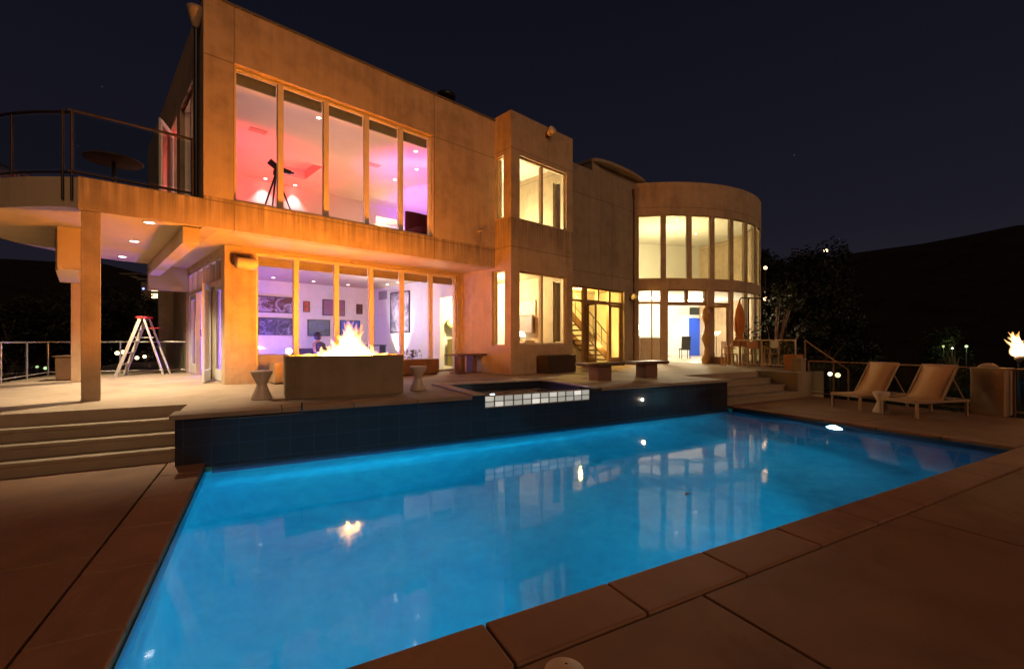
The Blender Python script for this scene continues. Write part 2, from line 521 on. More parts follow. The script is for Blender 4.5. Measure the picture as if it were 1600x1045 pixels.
def glassblock_mat():
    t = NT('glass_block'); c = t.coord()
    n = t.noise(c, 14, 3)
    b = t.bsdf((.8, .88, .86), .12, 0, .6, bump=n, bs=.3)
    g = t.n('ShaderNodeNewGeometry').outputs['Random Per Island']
    t.l(t.ramp(g, [(0, (.28, .31, .29)), (.6, (.4, .43, .39)), (1, (.95, .93, .84))]), b.inputs['Emission Color']); b.inputs['Emission Strength'].default_value = .75  # light from behind put into the blocks as emission, random per block
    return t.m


GBM = glassblock_mat()
nb = 12; bw = (SP[1]-SP[0])/nb
mg = MB()
mg.grid([SP[0], SP[1]], [.418, .63], Q1+.01, Q1+.1, [(SP[0]+i*bw+.014, SP[0]+(i+1)*bw-.014, z, z+.082) for i in range(nb) for z in (.436, .534)], lambda u, w, t: (u, t, w))
sp = mg.build('spillway', plain('block_mortar', (.3, .3, .28), .8), spa, OS)
mg = MB()
for i in range(nb):
    for z in (.436, .534): mg.box(SP[0]+i*bw+.014, SP[0]+(i+1)*bw-.014, Q1+.004, Q1+.09, z, z+.082)
mg.build('glass_block', GBM, sp, OS, bevel=.006)
sp.location = (0, 0, 0)
bpy.data.objects['glass_block'].location = (0, 0, 0)
M['blocklight'] = emit('block_backlight', (.9, 1., .95), 1.)
for k, (pp, pwr) in enumerate(((3.75, 5), (4.5, 3.), (5.2, 2.))):
    lamp('spill_lamp', 'POINT', pw(pp, Q1+.17, .5), pwr, (.95, 1., .9), .03)
lamp('spa_lamp', 'POINT', pw(4.0, 8.2, .1), 2., (.6, .9, .9), .05)

# steps
def steps(name, label, p0, p1, q0, dq, nstep):
    t = thing(name, label, 'steps', pw((p0+p1)/2, q0, 0), TH)
    of = ((p0+p1)/2, q0, 0)
    for i in range(nstep):
        h0 = i*ZT/4; h1 = (i+1)*ZT/4-.001
        mm = MB().box(p0, p1, q0+i*dq+.02, q0+nstep*dq-.002, h0-.05 if i == 0 else h0, h1-.045)
        mm.build('riser', M['step'], t, of)
        MB().box(p0, p1, q0+i*dq, q0+(i+1)*dq+(.018 if i < nstep-1 else -.002), h1-.0445, h1).build('tread', M['step'], t, of, bevel=.006)
    return t


steps('deck_steps', 'four wide concrete steps up to the column and roofed terrace', -5.1, -1.002, 7.385, .245, 3)
m = MB(); m.box(-5.1, -1.002, 8.12-.02, 8.119, .486, ZT)
steps('deck_steps', 'dim concrete steps between the tiled pool wall and the low side wall', 9.652, 12.9, 7.2, .4, 3)
lw = MB(); lw.box(12.902, 13.14, 7.25, 8.5, -.1, ZT+.03); lw.box(13.142, 14.2, 7.25, 7.448, -.1, ZT+.03)
o = lw.build('low_wall', M['step'], None, (13, 7.25, 0), bevel=.01, loc=pw(13, 7.25, 0), rz=TH)
tag(o, 'low concrete retaining wall beside the dim steps near the planter', 'retaining wall')

# skimmer lid, leaf, skimmer box
t = MB().lathe([(0, -.01), (.098, -.01), (.098, .006), (.09, .011), (.0, .012)], 40).build('skimmer_lid', plain('lid_plastic', (.62, .42, .27), .5), loc=pw(1.265, 1.80, .0))
tag(t, 'round beige plastic skimmer lid set in the deck', 'lid')
for a in (.045, -.045):
    MB().lathe([(0, .0115), (.007, .0118), (.0, .0135)], 10, c=(a*.3, a, 0)).build('finger_hole', M['black'], t)
leaf = MB().add([(0, 0, 0), (.05, .022, .012), (.11, 0, .004), (.05, -.022, .012), (0, 0, -.004), (.05, .022, .006), (.11, 0, -.002), (.05, -.022, .006)],
                [(0, 1, 2, 3), (7, 6, 5, 4), (0, 4, 5, 1), (1, 5, 6, 2), (2, 6, 7, 3), (3, 7, 4, 0)]).build('fallen_leaf', plain('dry_leaf', (.3, .2, .09), .7), loc=(1.88, 4.95, WZ+.006), rz=.6)
tag(leaf, 'single dry leaf floating on the blue pool water', 'leaf')
# ================================================================== the house
HS = thing('modern_house', 'large two storey concrete house with glass walls and a round tower lit at night', 'house', hw(HO[0], HO[1], ZT), PH)


def hp(mb, name, mat, parent=None, **k):
    o = mb.build(name, mat, parent if parent is not None else HS, HO, **k)
    return o


FZ = 7.65
# --- outer walls
hp(MB().wall_o(1.56, 8.36, 3.58, FZ, 9.5, 9.75, [(2.03, 6.33, 4.13, 6.64)]), 'facade_wall', M['conc_up'])
hp(MB().box(1.55, 8.37, 9.48, 9.8, FZ, FZ+.05), 'parapet_cap', M['roof'])
hp(MB().wall_o(2.18, 8.9, ZT, 3.578, 11.02, 11.25, [(2.77, 8.21, ZT-.1, 3.5)]), 'ground_floor_wall', M['conc'])
hp(MB().wall_s(9.75, 18.5, 3.58, FZ, 1.56, 1.8, [(10.55, 12.1, 4.2, 6.6), (12.55, 13.65, 4.12, 6.6), (14.1, 15.6, 4.2, 6.6)]), 'end_wall', M['conc_up'])
hp(MB().wall_s(11.25, 18.5, ZT, 3.578, 2.18, 2.42, [(11.35, 15.75, ZT-.1, 3.45)]), 'ground_floor_end_wall', M['conc'])
hp(MB().box(1.8, 19, 18.25, 18.5, ZT, FZ), 'rear_wall', M['conc'])
hp(MB().wall_o(8.36, 10.97, ZT, 7.75, 8.85, 9.08, [(8.69, 10.67, 4.88, 6.62), (8.69, 10.67, 1.44, 3.48)]), 'bay_wall', M['conc_bay'])
hp(MB().wall_s(9.08, 11.02, ZT, 7.75, 8.36, 8.58, [(9.14, 9.46, 4.93, 6.62), (9.1, 9.63, 1.43, 3.5)]), 'bay_side_wall', M['conc_bay'])
hp(MB().wall_s(9.08, 11.6, ZT, 7.75, 10.75, 10.97, [(9.16, 9.46, 1.5, 3.4), (9.16, 9.46, 4.95, 6.5)]), 'bay_side_wall', M['conc_bay'])
hp(MB().plate(8.58, 10.75, 9.08, 11.6, 7.4, 7.5), 'bay_roof', M['roof'])
hp(MB().wall_o(10.97, 15.72, ZT, 7.5, 9.6, 9.85, [(11.6, 15.0, ZT-.1, 3.42)]), 'stair_wall', M['conc_wall'])
hp(MB().plate(1.8, 8.36, 9.75, 18.25, 7.31, 7.43).plate(8.36, 19, 11.6, 18.25, 7.31, 7.43).plate(10.97, 15.4, 9.85, 11.6, 7.31, 7.43), 'roof', M['roof'])
# upper floor slab = ceiling of the ground floor
hp(MB().plate(1.561, 8.36, 9.752, 18.2, 3.582, 4.05).plate(8.58, 10.75, 9.08, 18.2, 3.582, 4.05).plate(8.36, 8.58, 11.02, 18.2, 3.582, 4.05), 'upper_floor', M['soffit'])
# drum
DC = (20.608, 12.565); DR = 5.68


def dm(u, w, t):
    a = radians(u); return (DC[0]+t*cos(a), DC[1]+t*sin(a), w)


UP = [(212.7, 221.5), (223.2, 231.8), (233.5, 242.), (243.6, 252.3), (253.7, 262.2), (263.7, 271.9), (273.4, 281.8), (283.2, 291.6), (293.2, 301.6)]
LO = [(212.7, 221.4), (224., 240.3), (243.6, 252.3), (253.7, 262.2), (263.7, 271.9), (273.4, 281.8), (283.2, 291.6), (293.2, 301.6)]
us = [208+k*2. for k in range(67)]
hp(MB().grid(us, [ZT, 7.7], DR, DR-.16, [(a, b, 3.95, 6.43) for a, b in UP]+[(a, b, ZT-.1, 3.54) for a, b in LO], dm), 'tower_wall', M['conc_drum'])
cir = [dm(u, 0, DR-.3)[:2] for u in range(200, 345, 5)]
arc_all = [dm(u, 0, DR-.31)[:2] for u in range(0, 360, 6)]
hp(MB().prism(arc_all, 7.3, 7.4), 'tower_roof', M['roof'])
hp(MB().prism(arc_all, 3.56, 3.93), 'tower_floor', M['paint'])
hp(MB().prism(arc_all, .3, ZT+.012), 'tower_floor', M['floor_in'])
hp(MB().grid([342, 350, 360, 370, 380, 390, 400, 410, 420, 440, 460, 480, 500], [ZT, 7.7], DR, DR-.3, [], dm), 'tower_wall', M['conc_drum'])
# rooftop block behind the stair wall with a curved overhanging cap
hp(MB().box(13.0, 15.9, 9.61, 11.4, 7.44, 7.83), 'roof_block', M['conc_wall'])
cap = [(x_, 9.6-(9.6-y_)*.4 if y_ < 9.6 else y_) for x_, y_ in [(12.98, 9.62), (13.06, 9.4), (13.23, 9.2), (13.45, 9.06), (13.8, 8.92), (14.3, 8.86), (14.9, 8.88), (15.5, 8.98), (16.0, 9.14), (16.35, 9.34), (16.6, 9.7), (16.7, 10.3), (16.4, 11.5), (12.98, 11.5)]]
hp(MB().prism(cap, 7.832, 7.95), 'roof_cap', M['conc_wall'], bevel=.02)
hp(MB().lathe([(.2, 7.42), (.2, 8.0), (.25, 8.0), (.25, 8.1), (.16, 8.13)], 20, c=(7.05, 9.98, 0)), 'flue', M['black'])

# --- balcony: half-round slab, column, beams
bc = (1.84, 12.2); br = 3.28
poly = [(1.559, 9.5), (-.02, 9.5)]+[(bc[0]+br*cos(radians(a)), bc[1]+br*sin(radians(a))) for a in range(232, 96, -6)]+[(1.84, 15.48), (2.179, 15.7), (2.179, 11.26), (1.559, 11.26)]
poly = [(1.559, 9.5), (-.02, 9.5)]+[(bc[0]+br*cos(radians(a)), bc[1]+br*sin(radians(a))) for a in range(232, 92, -5)]+[(1.559, 15.48)]
hp(MB().prism(poly, 3.60, 4.05), 'balcony_slab', M['soffit'])
hp(MB().box(-.03, 1.558, 9.47, 9.498, 3.56, 4.06), 'balcony_fascia', M['conc_up'])
hp(MB().box(0., .225, 9.505, 9.73, ZT, 3.598), 'column', M['conc'], bevel=.006)
hp(MB().box(-.16, .09, 13.98, 14.22, ZT, 3.598), 'column', M['conc'], bevel=.006)
hp(MB().box(-.33, -.03, 11.6, 13.97, 2.84, 3.598).box(-.3, .1, 11.3, 11.598, 2.84, 3.598), 'beam', M['soffit'])
hp(MB().box(1.30, 1.54, 9.77, 15.4, 3.3, 3.58), 'beam', M['soffit'])
hp(MB().box(1.30, 2.178, 15.45, 15.75, 2.93, 3.58), 'beam', M['soffit'])
# railing on the balcony
rail = hp(MB().tube([(-.14, 9.53, 5.05), (1.42, 9.53, 5.06)], .024, 8), 'balcony_railing', M['steel'])
m = MB(); m.tube([(-.14, 9.53, 4.13), (1.42, 9.53, 4.13)], .022)
for z in (5.05, 4.14):
    m.tube([(bc[0]+(br-.06)*cos(radians(a)), bc[1]+(br-.06)*sin(radians(a)), z) for a in range(234, 94, -4)], .024 if z > 5 else .018)
hp(m, 'rail', M['steel'], rail)
for s_, o_ in [(-.1, 9.53), (1.40, 9.49), (-.2, 9.60)]+[(bc[0]+(br-.06)*cos(radians(a)), bc[1]+(br-.06)*sin(radians(a))) for a in (216, 196, 176, 150, 124, 100)]:
    hp(MB().tube([(s_, o_, 3.7), (s_, o_, 5.05)], .018), 'post', M['steel'], rail)
mg = MB(); mg.box(-.06, 1.36, 9.526, 9.536, 4.18, 5.0); hp(mg, 'glass_panel', M['rail_glass'], rail)
mg = MB(); mg.grid([102+4*k for k in range(33)], [4.18, 5.0], br-.055, br-.065, [], lambda u, w, t: (bc[0]+t*cos(radians(u)), bc[1]+t*sin(radians(u)), w))
hp(mg, 'glass_panel', M['rail_glass'], rail)

# --- windows: a frame mesh, with its panes and roller shade as sub-parts
def window_o(s0, s1, z0, z1, o, mull, fw=.05, dep=.09, mat=None, shade=None, shade_mat=None, bottom=True):
    mat = mat or M['frame']
    edges = [s0]+[x for x in mull]+[s1]
    holes = []
    for i in range(len(edges)-1):
        a = edges[i]+(fw if i == 0 else fw*.95); b = edges[i+1]-(fw if i == len(edges)-2 else fw*.95)
        holes.append((a, b, z0+(fw if bottom else -.02), z1-fw))
    w = hp(MB().wall_o(s0+.002, s1-.002, z0+.002, z1-.002, o, o+dep, holes), 'window', mat)
    hp(MB().box(s0+fw*.7, s1-fw*.7, o+dep*.45, o+dep*.45+.012, z0+.01, z1-fw*.7), 'pane', M['glass'], w)
    if shade:
        ms = MB()
        for a, b, _, _ in holes: ms.box(a+.004, b-.004, o+dep+.02, o+dep+.07, z1-fw-shade, z1-fw-.004)
        hp(ms, 'roller_shade', shade_mat or M['shade'], w)
    return w


window_o(2.03, 6.33, 4.13, 6.64, 9.6, [2.85, 3.74, 4.64, 5.5], .055, .09, shade=.21)
window_o(2.77, 8.21, ZT+.01, 3.5, 11.1, [3.63, 4.58, 5.49, 6.39, 7.32], .06, .09, shade=.2, shade_mat=M['shade_w'])
window_o(8.69, 10.67, 4.88, 6.62, 8.93, [9.67], .05)
window_o(8.69, 10.67, 1.44, 3.48, 8.93, [9.67], .05)


def window_s(o0, o1, z0, z1, s, mull=(), fw=.05, dep=.09, mat=None):
    mat = mat or M['frame']
    edges = [o0]+list(mull)+[o1]
    holes = [(edges[i]+fw, edges[i+1]-fw, z0+fw, z1-fw) for i in range(len(edges)-1)]
    w = hp(MB().wall_s(o0+.002, o1-.002, z0+.002, z1-.002, s, s+dep, holes), 'window', mat)
    hp(MB().box(s+dep*.45, s+dep*.45+.012, o0+fw*.7, o1-fw*.7, z0+fw*.7, z1-fw*.7), 'pane', M['glass'], w)
    return w


window_s(9.14, 9.46, 4.93, 6.62, 8.44, fw=.03)
window_s(9.1, 9.63, 1.43, 3.5, 8.44, fw=.03)
window_s(9.16, 9.46, 1.5, 3.4, 10.8, fw=.03)
window_s(9.16, 9.46, 4.95, 6.5, 10.8, fw=.03)
window_s(10.55, 12.1, 4.2, 6.6, 1.64, [11.3])
window_s(14.1, 15.6, 4.2, 6.6, 1.64, [14.8])


def door_leaf(name, L, z0, z1, mat, loc, rz, st=.11, bot=.25, parent=None):
    """glazed door leaf hinged at its own origin, running along +x"""
    d = MB().grid([0, L], [z0, z1], -.022, .022, [(st, L-st, z0+bot, z1-st)], lambda u, w, t: (u, t, w)).build(name, mat, parent or HS, (0, 0, 0), bevel=.004)
    d.location = (loc[0]-HO[0], loc[1]-HO[1], -ZT); d.rotation_euler.z = rz
    MB().box(st-.01, L-st+.01, -.005, .005, z0+bot-.01, z1-st+.01).build('pane', M['glass'], d)
    MB().tube([(L-.055, -.05, z0+1.0), (L-.055, -.05, z0+1.15)], .01).tube([(L-.055, -.05, z0+1.0), (L-.055, -.02, z0+1.0)], .008).build('handle', M['steel'], d)
    return d


# balcony door, one leaf swung out
door_leaf('balcony_door', .9, 4.1, 6.55, M['paint_white'], (1.62, 13.62), radians(-90-22), .1)
# terrace doors in the end wall: transom row, three leaves (one open)
mt = MB().wall_s(11.37, 15.73, ZT+.01, 3.44, 2.22, 2.34,
    [(11.45+k*.72, 11.45+k*.72+.62, 2.92, 3.38) for k in range(6)]+[(11.45, 12.45, ZT, 2.82), (12.55, 13.5, ZT, 2.82), (13.6, 14.55, ZT, 2.82), (14.65, 15.65, ZT, 2.82)])
tf = hp(mt, 'door_frame', M['frame'])
hp(MB().box(2.275, 2.285, 11.4, 15.7, 2.9, 3.4), 'pane', M['glass'], tf)
door_leaf('terrace_door', .98, ZT+.02, 2.81, M['paint_white'], (2.28, 12.44), radians(-90), .1)
door_leaf('terrace_door', .93, ZT+.02, 2.81, M['paint_white'], (2.2, 12.56), radians(-90-18), .1)
door_leaf('terrace_door', .98, ZT+.02, 2.81, M['paint_white'], (2.28, 15.64), radians(-90), .12)

# stair hall glazing (recessed doors, one leaf open)
fw = .05
mt = MB().wall_o(11.61, 14.99, ZT+.01, 3.41, 9.68, 9.78,
    [(11.66, 12.6, 2.96, 3.36), (12.8, 13.42, 2.98, 3.36), (13.5, 14.1, 2.98, 3.36), (14.22, 14.93, 2.98, 3.36),
     (11.66, 12.6, ZT, 2.9), (12.8, 14.1, ZT, 2.86), (14.22, 14.93, ZT, 2.9)])
sf = hp(mt, 'door_frame', M['frame_dark'])
hp(MB().box(11.63, 14.97, 9.725, 9.735, 2.93, 3.38), 'pane', M['glass'], sf)
hp(MB().box(11.66, 12.6, 9.725, 9.735, ZT+.02, 2.9), 'pane', M['glass'], sf)
door_leaf('hall_door', .7, ZT+.02, 2.88, M['frame_dark'], (14.22, 9.73), 0, .09)
door_leaf('hall_door', .66, ZT+.02, 2.84, M['frame_dark'], (12.8, 9.66), radians(-118), .08)

# tower windows
def tower_window(a, b, z0, z1, transom=None, mull=(), mat=None, pane=True):
    holes = []; e = [a]+list(mull)+[b]; fa = .22
    for i in range(len(e)-1):
        if transom: holes += [(e[i]+fa, e[i+1]-fa, z0+.05, transom-.04), (e[i]+fa, e[i+1]-fa, transom+.04, z1-.05)]
        else: holes.append((e[i]+fa, e[i+1]-fa, z0+.04, z1-.04))
    w = hp(MB().grid([a+.03+(b-a-.06)*k/6 for k in range(7)], [z0+.003, z1-.003], DR-.06, DR-.12, holes, dm), 'window', mat or M['frame'])
    hp(MB().grid([a+fa*.6+(b-a-1.2*fa)*k/6 for k in range(7)], [z0+.02, z1-.02], DR-.085, DR-.095, [], dm), 'pane', M['glass'], w)
    return w


for a, b in UP: tower_window(a, b, 3.95, 6.43)
for a, b in LO[:1]: tower_window(a, b, ZT+.01, 3.54, transom=3.02, mull=(217.9,), mat=M['frame_dark'])
for a, b in LO[2:3]: tower_window(a, b, ZT+.01, 3.54, transom=3.0, mat=M['frame_dark'])
for a, b in LO[3:]: tower_window(a, b, ZT+.01, 3.54)
w = hp(MB().grid([224.03+k*2.032 for k in range(9)], [2.93, 3.537], DR-.12, DR-.24, [(224.5, 231.4, 3.06, 3.49), (232.7, 239.9, 3.06, 3.49)], dm), 'window', M['frame_dark'])
hp(MB().grid([224.3+k*2. for k in range(9)], [3.03, 3.5], DR-.175, DR-.185, [], dm), 'pane', M['glass'], w)
# folded door leaf standing open in the tower opening
dl = dm(239.9, 0, DR-.1)
door_leaf('tower_door', .85, ZT+.02, 2.92, M['frame_dark'], (dl[0], dl[1]), radians(-72), .1)

# --- pipes, vent, wall lights
hp(MB().tube([(15.66, 9.55, ZT), (15.66, 9.55, 7.3)], .05, 10).lathe([(.05, 7.0), (.14, 7.32), (.15, 7.42)], 14, c=(15.66, 9.55, 0)), 'downpipe', M['frame_dark'])
dp = hp(MB().tube([(1.48, 9.68, 4.1), (1.48, 9.68, 7.14)], .035), 'downpipe', M['black'])
hp(MB().lathe([(.04, 7.1), (.06, 7.14), (.125, 7.4), (.13, 7.45), (.11, 7.45), (.05, 7.2)], 16, c=(1.47, 9.68, 0)), 'rain_hopper', M['conc'], dp)
hp(MB().lathe([(.05, 0), (.05, .03), (.025, .03), (.025, .12)], 12, c=(7.78, 9.5, 4.5), M=Matrix(((1, 0, 0), (0, 0, -1), (0, 1, 0)))).tube([(7.78, 9.47, 4.5), (7.78, 9.47, 4.1)], .008), 'spigot', M['conc'])


def sconce(s, o, z, big=True):
    b = hp(MB().box(s-.2, s+.12, o-.06, o-.002, z-.02, z+.2), 'wall_light', M['wood'], bevel=.01)
    Mx = Matrix(((0, 0, 1), (0, 1, 0), (-1, 0, 0)))
    hp(MB().lathe([(.0, -.2), (.1, -.2), (.12, -.17), (.12, .17), (.1, .2), (0, .2)], 20, c=(s+.03, o-.16, z), M=Mx), 'shade', M['frame'], b)


sconce(2.52, 11.02, 3.2); sconce(8.62, 11.02, 3.14)
for (s, o, z) in ((15.42, 9.6, 3.16), (9.8, 8.85, 7.5)):
    b = hp(MB().box(s-.07, s+.07, o-.04, o-.002, z-.07, z+.07), 'wall_light', M['wood'])
    hp(MB().lathe([(.03, 0), (.07, .03), (.12, .22), (.1, .24), (0, .24)], 16, c=(s, o-.04, z), M=Matrix(((1, 0, 0), (0, .5, -.87), (0, .87, .5)))), 'shade', M['frame'], b)
# ================================================================== interiors
# upper room
hp(MB().plate(1.81, 8.35, 9.76, 17., 7.0, 7.08, [(4.4, 5.5, 14.4, 16.)]).plate(8.59, 10.8, 11.62, 17., 7.0, 7.08).plate(8.35, 8.59, 11.62, 17., 7.0, 7.08), 'ceiling', M['paint'])
hp(MB().wall_o(4.398, 5.502, 7.08, 7.3, 14.33, 14.4).wall_o(4.398, 5.502, 7.08, 7.3, 16., 16.07).wall_s(14.4, 16., 7.08, 7.3, 4.33, 4.398).wall_s(14.4, 16., 7.08, 7.3, 5.502, 5.57).plate(4.33, 5.57, 14.33, 16.07, 7.301, 7.309), 'skylight_well', M['paint'])
hp(MB().wall_o(1.81, 10.8, 4.06, 7.0, 17., 17.12, [(8.6, 9.85, 4., 6.55)]), 'interior_wall', M['paint'])
hp(MB().wall_s(11.62, 17., 4.06, 7., 10.8, 10.9), 'interior_wall', M['paint'])
hp(MB().wall_o(8.59, 10.79, 4.06, 6.99, 11.5, 11.62), 'interior_wall', M['paint'])
hp(MB().wall_o(8.2, 10.3, 4.06, 6.8, 18.1, 18.2).plate(8.2, 10.3, 17.13, 18.09, 6.6, 6.7).wall_s(17.13, 18.09, 4.06, 6.6, 8.2, 8.3).wall_s(17.13, 18.09, 4.06, 6.6, 10.2, 10.3), 'interior_wall', M['paint'])
# a sloping soffit and curtain-like partition at the right end
hp(MB().box(9.4, 10.79, 12.2, 13.4, 6.3, 6.99), 'interior_beam', M['paint'])
# bay rooms
hp(MB().plate(8.59, 10.74, 9.09, 11.49, 6.9, 6.98), 'ceiling', M['paint'])
hp(MB().wall_o(8.59, 10.74, 4.06, 6.9, 11.4, 11.49, [(10.1, 10.55, 4.05, 6.3)]), 'interior_wall', M['paint'])
hp(MB().wall_o(8.62, 12.0, ZT, 3.57, 13.5, 13.6), 'interior_wall', M['paint'])
hp(MB().wall_s(11.61, 13.5, ZT, 3.57, 10.75, 10.9), 'interior_wall', M['paint'])
# ground floor gallery
hp(MB().plate(2.43, 8.44, 11.26, 16.8, ZT-.2, ZT+.012).plate(8.6, 10.74, 9.09, 13.49, ZT-.2, ZT+.012).plate(10.98, 15.6, 9.86, 11.4, ZT-.2, ZT+.012), 'interior_floor', M['floor_in'])
hp(MB().wall_o(2.43, 8.44, ZT, 3.58, 16.8, 16.9), 'interior_wall', M['paint_white'])
hp(MB().wall_s(11.26, 16.8, ZT, 3.58, 8.45, 8.59, [(11.62, 12.3, ZT-.1, 2.95)]), 'interior_wall', M['paint_white'])
# stair hall
hp(MB().wall_o(10.98, 15.6, ZT, 3.57, 11.4, 11.48), 'interior_wall', M['paint'])
hp(MB().wall_s(9.86, 11.4, ZT, 3.57, 15.5, 15.6), 'interior_wall', M['paint'])
hp(MB().plate(10.98, 15.5, 9.86, 11.4, 3.48, 3.56), 'ceiling', M['paint'])
# tower: back wall and side wall for both floors
bw0, bw1 = (18.4, 15.4), (25.9, 11.6)
L = sqrt((bw1[0]-bw0[0])**2+(bw1[1]-bw0[1])**2); bx, by = (bw1[0]-bw0[0])/L, (bw1[1]-bw0[1])/L
def bwm(u, w, t): return (bw0[0]+bx*u-by*t, bw0[1]+by*u+bx*t, w)


hp(MB().grid([0, L], [3.94, 7.0], 0, .1, [(.5, 1.6, 3.9, 6.2)], bwm), 'interior_wall', M['paint'])
hp(MB().grid([0, L], [ZT, 3.56], 0, .1, [], bwm), 'interior_wall', M['paint_white'])
sw0, sw1 = (15.95, 9.95), (18.2, 15.5)
L2 = sqrt((sw1[0]-sw0[0])**2+(sw1[1]-sw0[1])**2); ax, ay = (sw1[0]-sw0[0])/L2, (sw1[1]-sw0[1])/L2
hp(MB().grid([0, L2], [ZT, 3.56], 0, .1, [], lambda u, w, t: (sw0[0]+ax*u-ay*t, sw0[1]+ay*u+ax*t, w)), 'interior_wall', M['paint'])
hp(MB().grid([0, L2], [3.94, 7.0], 0, .1, [(2.2, 3.6, 3.9, 6.2)], lambda u, w, t: (sw0[0]+ax*u-ay*t, sw0[1]+ay*u+ax*t, w)), 'interior_wall', M['paint'])
hp(MB().prism(arc_all, 6.9, 6.98), 'ceiling', M['paint'])
hp(MB().grid([7.72, 8.85], [ZT+.02, 2.82], -.05, -.005, [], bwm), 'interior_door', plain('blue_door_paint', (.02, .09, .62), .35, var=.05))
hp(MB().grid([7.75, 8.55], [3.0, 3.42], -.03, -.004, [], bwm), 'transom_window', plain('night_window', (.03, .04, .05), .1))
# stairs inside the hall
st = hp(MB(), 'staircase', M['wood']) if False else None
m = MB(); nst = 11
for i in range(nst):
    s = 15.2-i*.27; z = ZT+.17+i*.19
    m.box(s-.3, s, 10.45, 11.25, z-.05, z)
stair = hp(m, 'staircase', M['wood'])
m = MB(); m.bar((15.3, 10.42, ZT+.1), (12.2, 10.42, ZT+.1+3.1*.19/.27), .05, .26); m.bar((15.3, 11.28, ZT+.1), (12.2, 11.28, ZT+.1+3.1*.19/.27), .05, .26)
hp(m, 'stringer', M['wood'], stair)
m = MB()
for i in range(0, 12, 2):
    s = 15.2-i*.27; z = ZT+.1+i*.19; m.tube([(s, 10.4, z), (s, 10.4, z+.95)], .014)
m.tube([(15.2, 10.4, ZT+1.05), (12.3, 10.4, ZT+1.05+2.9*.19/.27)], .02)
m.tube([(15.2, 10.4, ZT+.6), (12.3, 10.4, ZT+.6+2.9*.19/.27)], .01)
hp(m, 'handrail', M['steel'], stair)

# downlights: trim ring and lens, with a real spot in each
DLM = emit('downlight_lens', (1, .93, .82), 14)


def downlight(s, o, z, power=0, color=(1, .8, .55), cone=110, r=.07):
    t = hp(MB().lathe([(r*.75, -.002), (r, -.004), (r, -.012), (r*.72, -.014)], 20, c=(s, o, z), cap=False), 'downlight', M['paint_white'])
    hp(MB().lathe([(0, -.008), (r*.74, -.008), (r*.7, -.011), (0, -.012)], 16, c=(s, o, z)), 'lens', DLM, t)
    if power: lamp('downlight_lamp', 'SPOT', hw(s, o, z-.05), power, color, .04, hw(s, o, z-1), cone, .7)


for s, o in ((.85, 9.9), (.79, 12.), (.73, 14.45)): downlight(s, o, 3.6, 640, (1, .79, .5), 104, .1)
for s, o in ((3.43, 13.27), (4.48, 15.84), (5.78, 15.96), (7.03, 16.05)): downlight(s, o, 3.58, 14, (.8, .66, 1.))
for s, o in ((8.0, 14.95), (8.0, 14.19)): downlight(s, o, 3.58, 60, (1., .95, .9), 70)
for s, o, pwr, c in ((4.21, 11.28, 10, (1, .7, .6)), (4.5, 16.78, 60, (1, .97, 1)), (5.45, 16.78, 60, (1, .97, 1)), (7.71, 13.88, 20, (1, .75, .4)), (6.98, 11.37, 15, (1, .6, .8)), (7.74, 12.56, 15, (.8, .5, 1))): downlight(s, o, 7.0, pwr, c, 80)
downlight(9.2, 10.3, 6.9, 0); downlight(9.2, 17.6, 6.6, 0)
for k in range(3): downlight(19.2+k*1.6, 9.6+k*.3, 6.9, 0)
for s_, o_ in ((3.33, 13.06), (6.57, 13.16)):
    hp(MB().box(s_-.2, s_+.2, o_-.12, o_+.12, 6.985, 6.998), 'ceiling_vent', plain('vent_metal', (.45, .35, .3), .5))
hp(MB().box(8.435, 8.449, 15.8, 16.45, 3.13, 3.45), 'wall_vent', plain('wall_vent_metal', (.3, .28, .3), .5))

# room lamps
lamp('red_lamp', 'SPOT', hw(2.3, 13.4, 4.25), 1500, (1, .015, .04), .12, hw(3.2, 15.0, 7.), 95, 1.)
lamp('red_lamp', 'SPOT', hw(5.6, 14.2, 4.25), 420, (1, .03, .05), .12, hw(5.0, 15.4, 7.), 70, 1.)
lamp('pink_lamp', 'POINT', hw(5.6, 13.0, 4.5), 115, (1, .46, .26), .15)
lamp('mauve_lamp', 'POINT', hw(3.8, 11.0, 4.4), 45, (.85, .6, .85), .15)
lamp('warm_lamp', 'POINT', hw(8.4, 15.2, 4.6), 110, (1, .6, .2), .15)
lamp('purple_lamp', 'SPOT', hw(8.6, 12.9, 4.3), 1500, (.36, .07, 1.), .12, hw(10.4, 14.6, 6.2), 90, .8)
lamp('magenta_lamp', 'SPOT', hw(7.2, 12.4, 4.3), 700, (1, .08, .5), .12, hw(8.2, 12.6, 7.), 100, .8)
lamp('corridor_lamp', 'POINT', hw(9.2, 17.6, 6.2), 60, (1, .72, .25), .08)
lamp('gallery_violet', 'POINT', hw(3.2, 15.6, 1.1), 330, (.24, .1, 1.), .15)
lamp('gallery_blue', 'POINT', hw(4.3, 13.4, 1.25), 120, (.27, .2, 1.), .15)
lamp('gallery_white', 'POINT', hw(6.9, 13.4, 2.5), 80, (1., .9, .93), .2)
lamp('picture_spot', 'SPOT', hw(7.7, 14.8, .8), 240, (1., .96, .92), .06, hw(8.45, 14.8, 1.9), 70, .5)
lamp('bay_lamp', 'POINT', hw(9.4, 11.0, 3.1), 380, (1, .78, .38), .15)
lamp('bay_lamp', 'POINT', hw(9.6, 10.3, 5.2), 230, (1, .9, .5), .15)
lamp('bay_lamp', 'POINT', hw(9.3, 12.6, 2.5), 150, (1, .85, .5), .1)
lamp('hall_lamp', 'POINT', hw(13.2, 10.2, 3.1), 340, (1, .62, .13), .12)
lamp('hall_lamp', 'POINT', hw(14.7, 10.2, 1.4), 40, (1, .62, .15), .1)
lamp('tower_lamp', 'POINT', hw(20.4, 10.6, 4.8), 540, (1, .82, .36), .2)
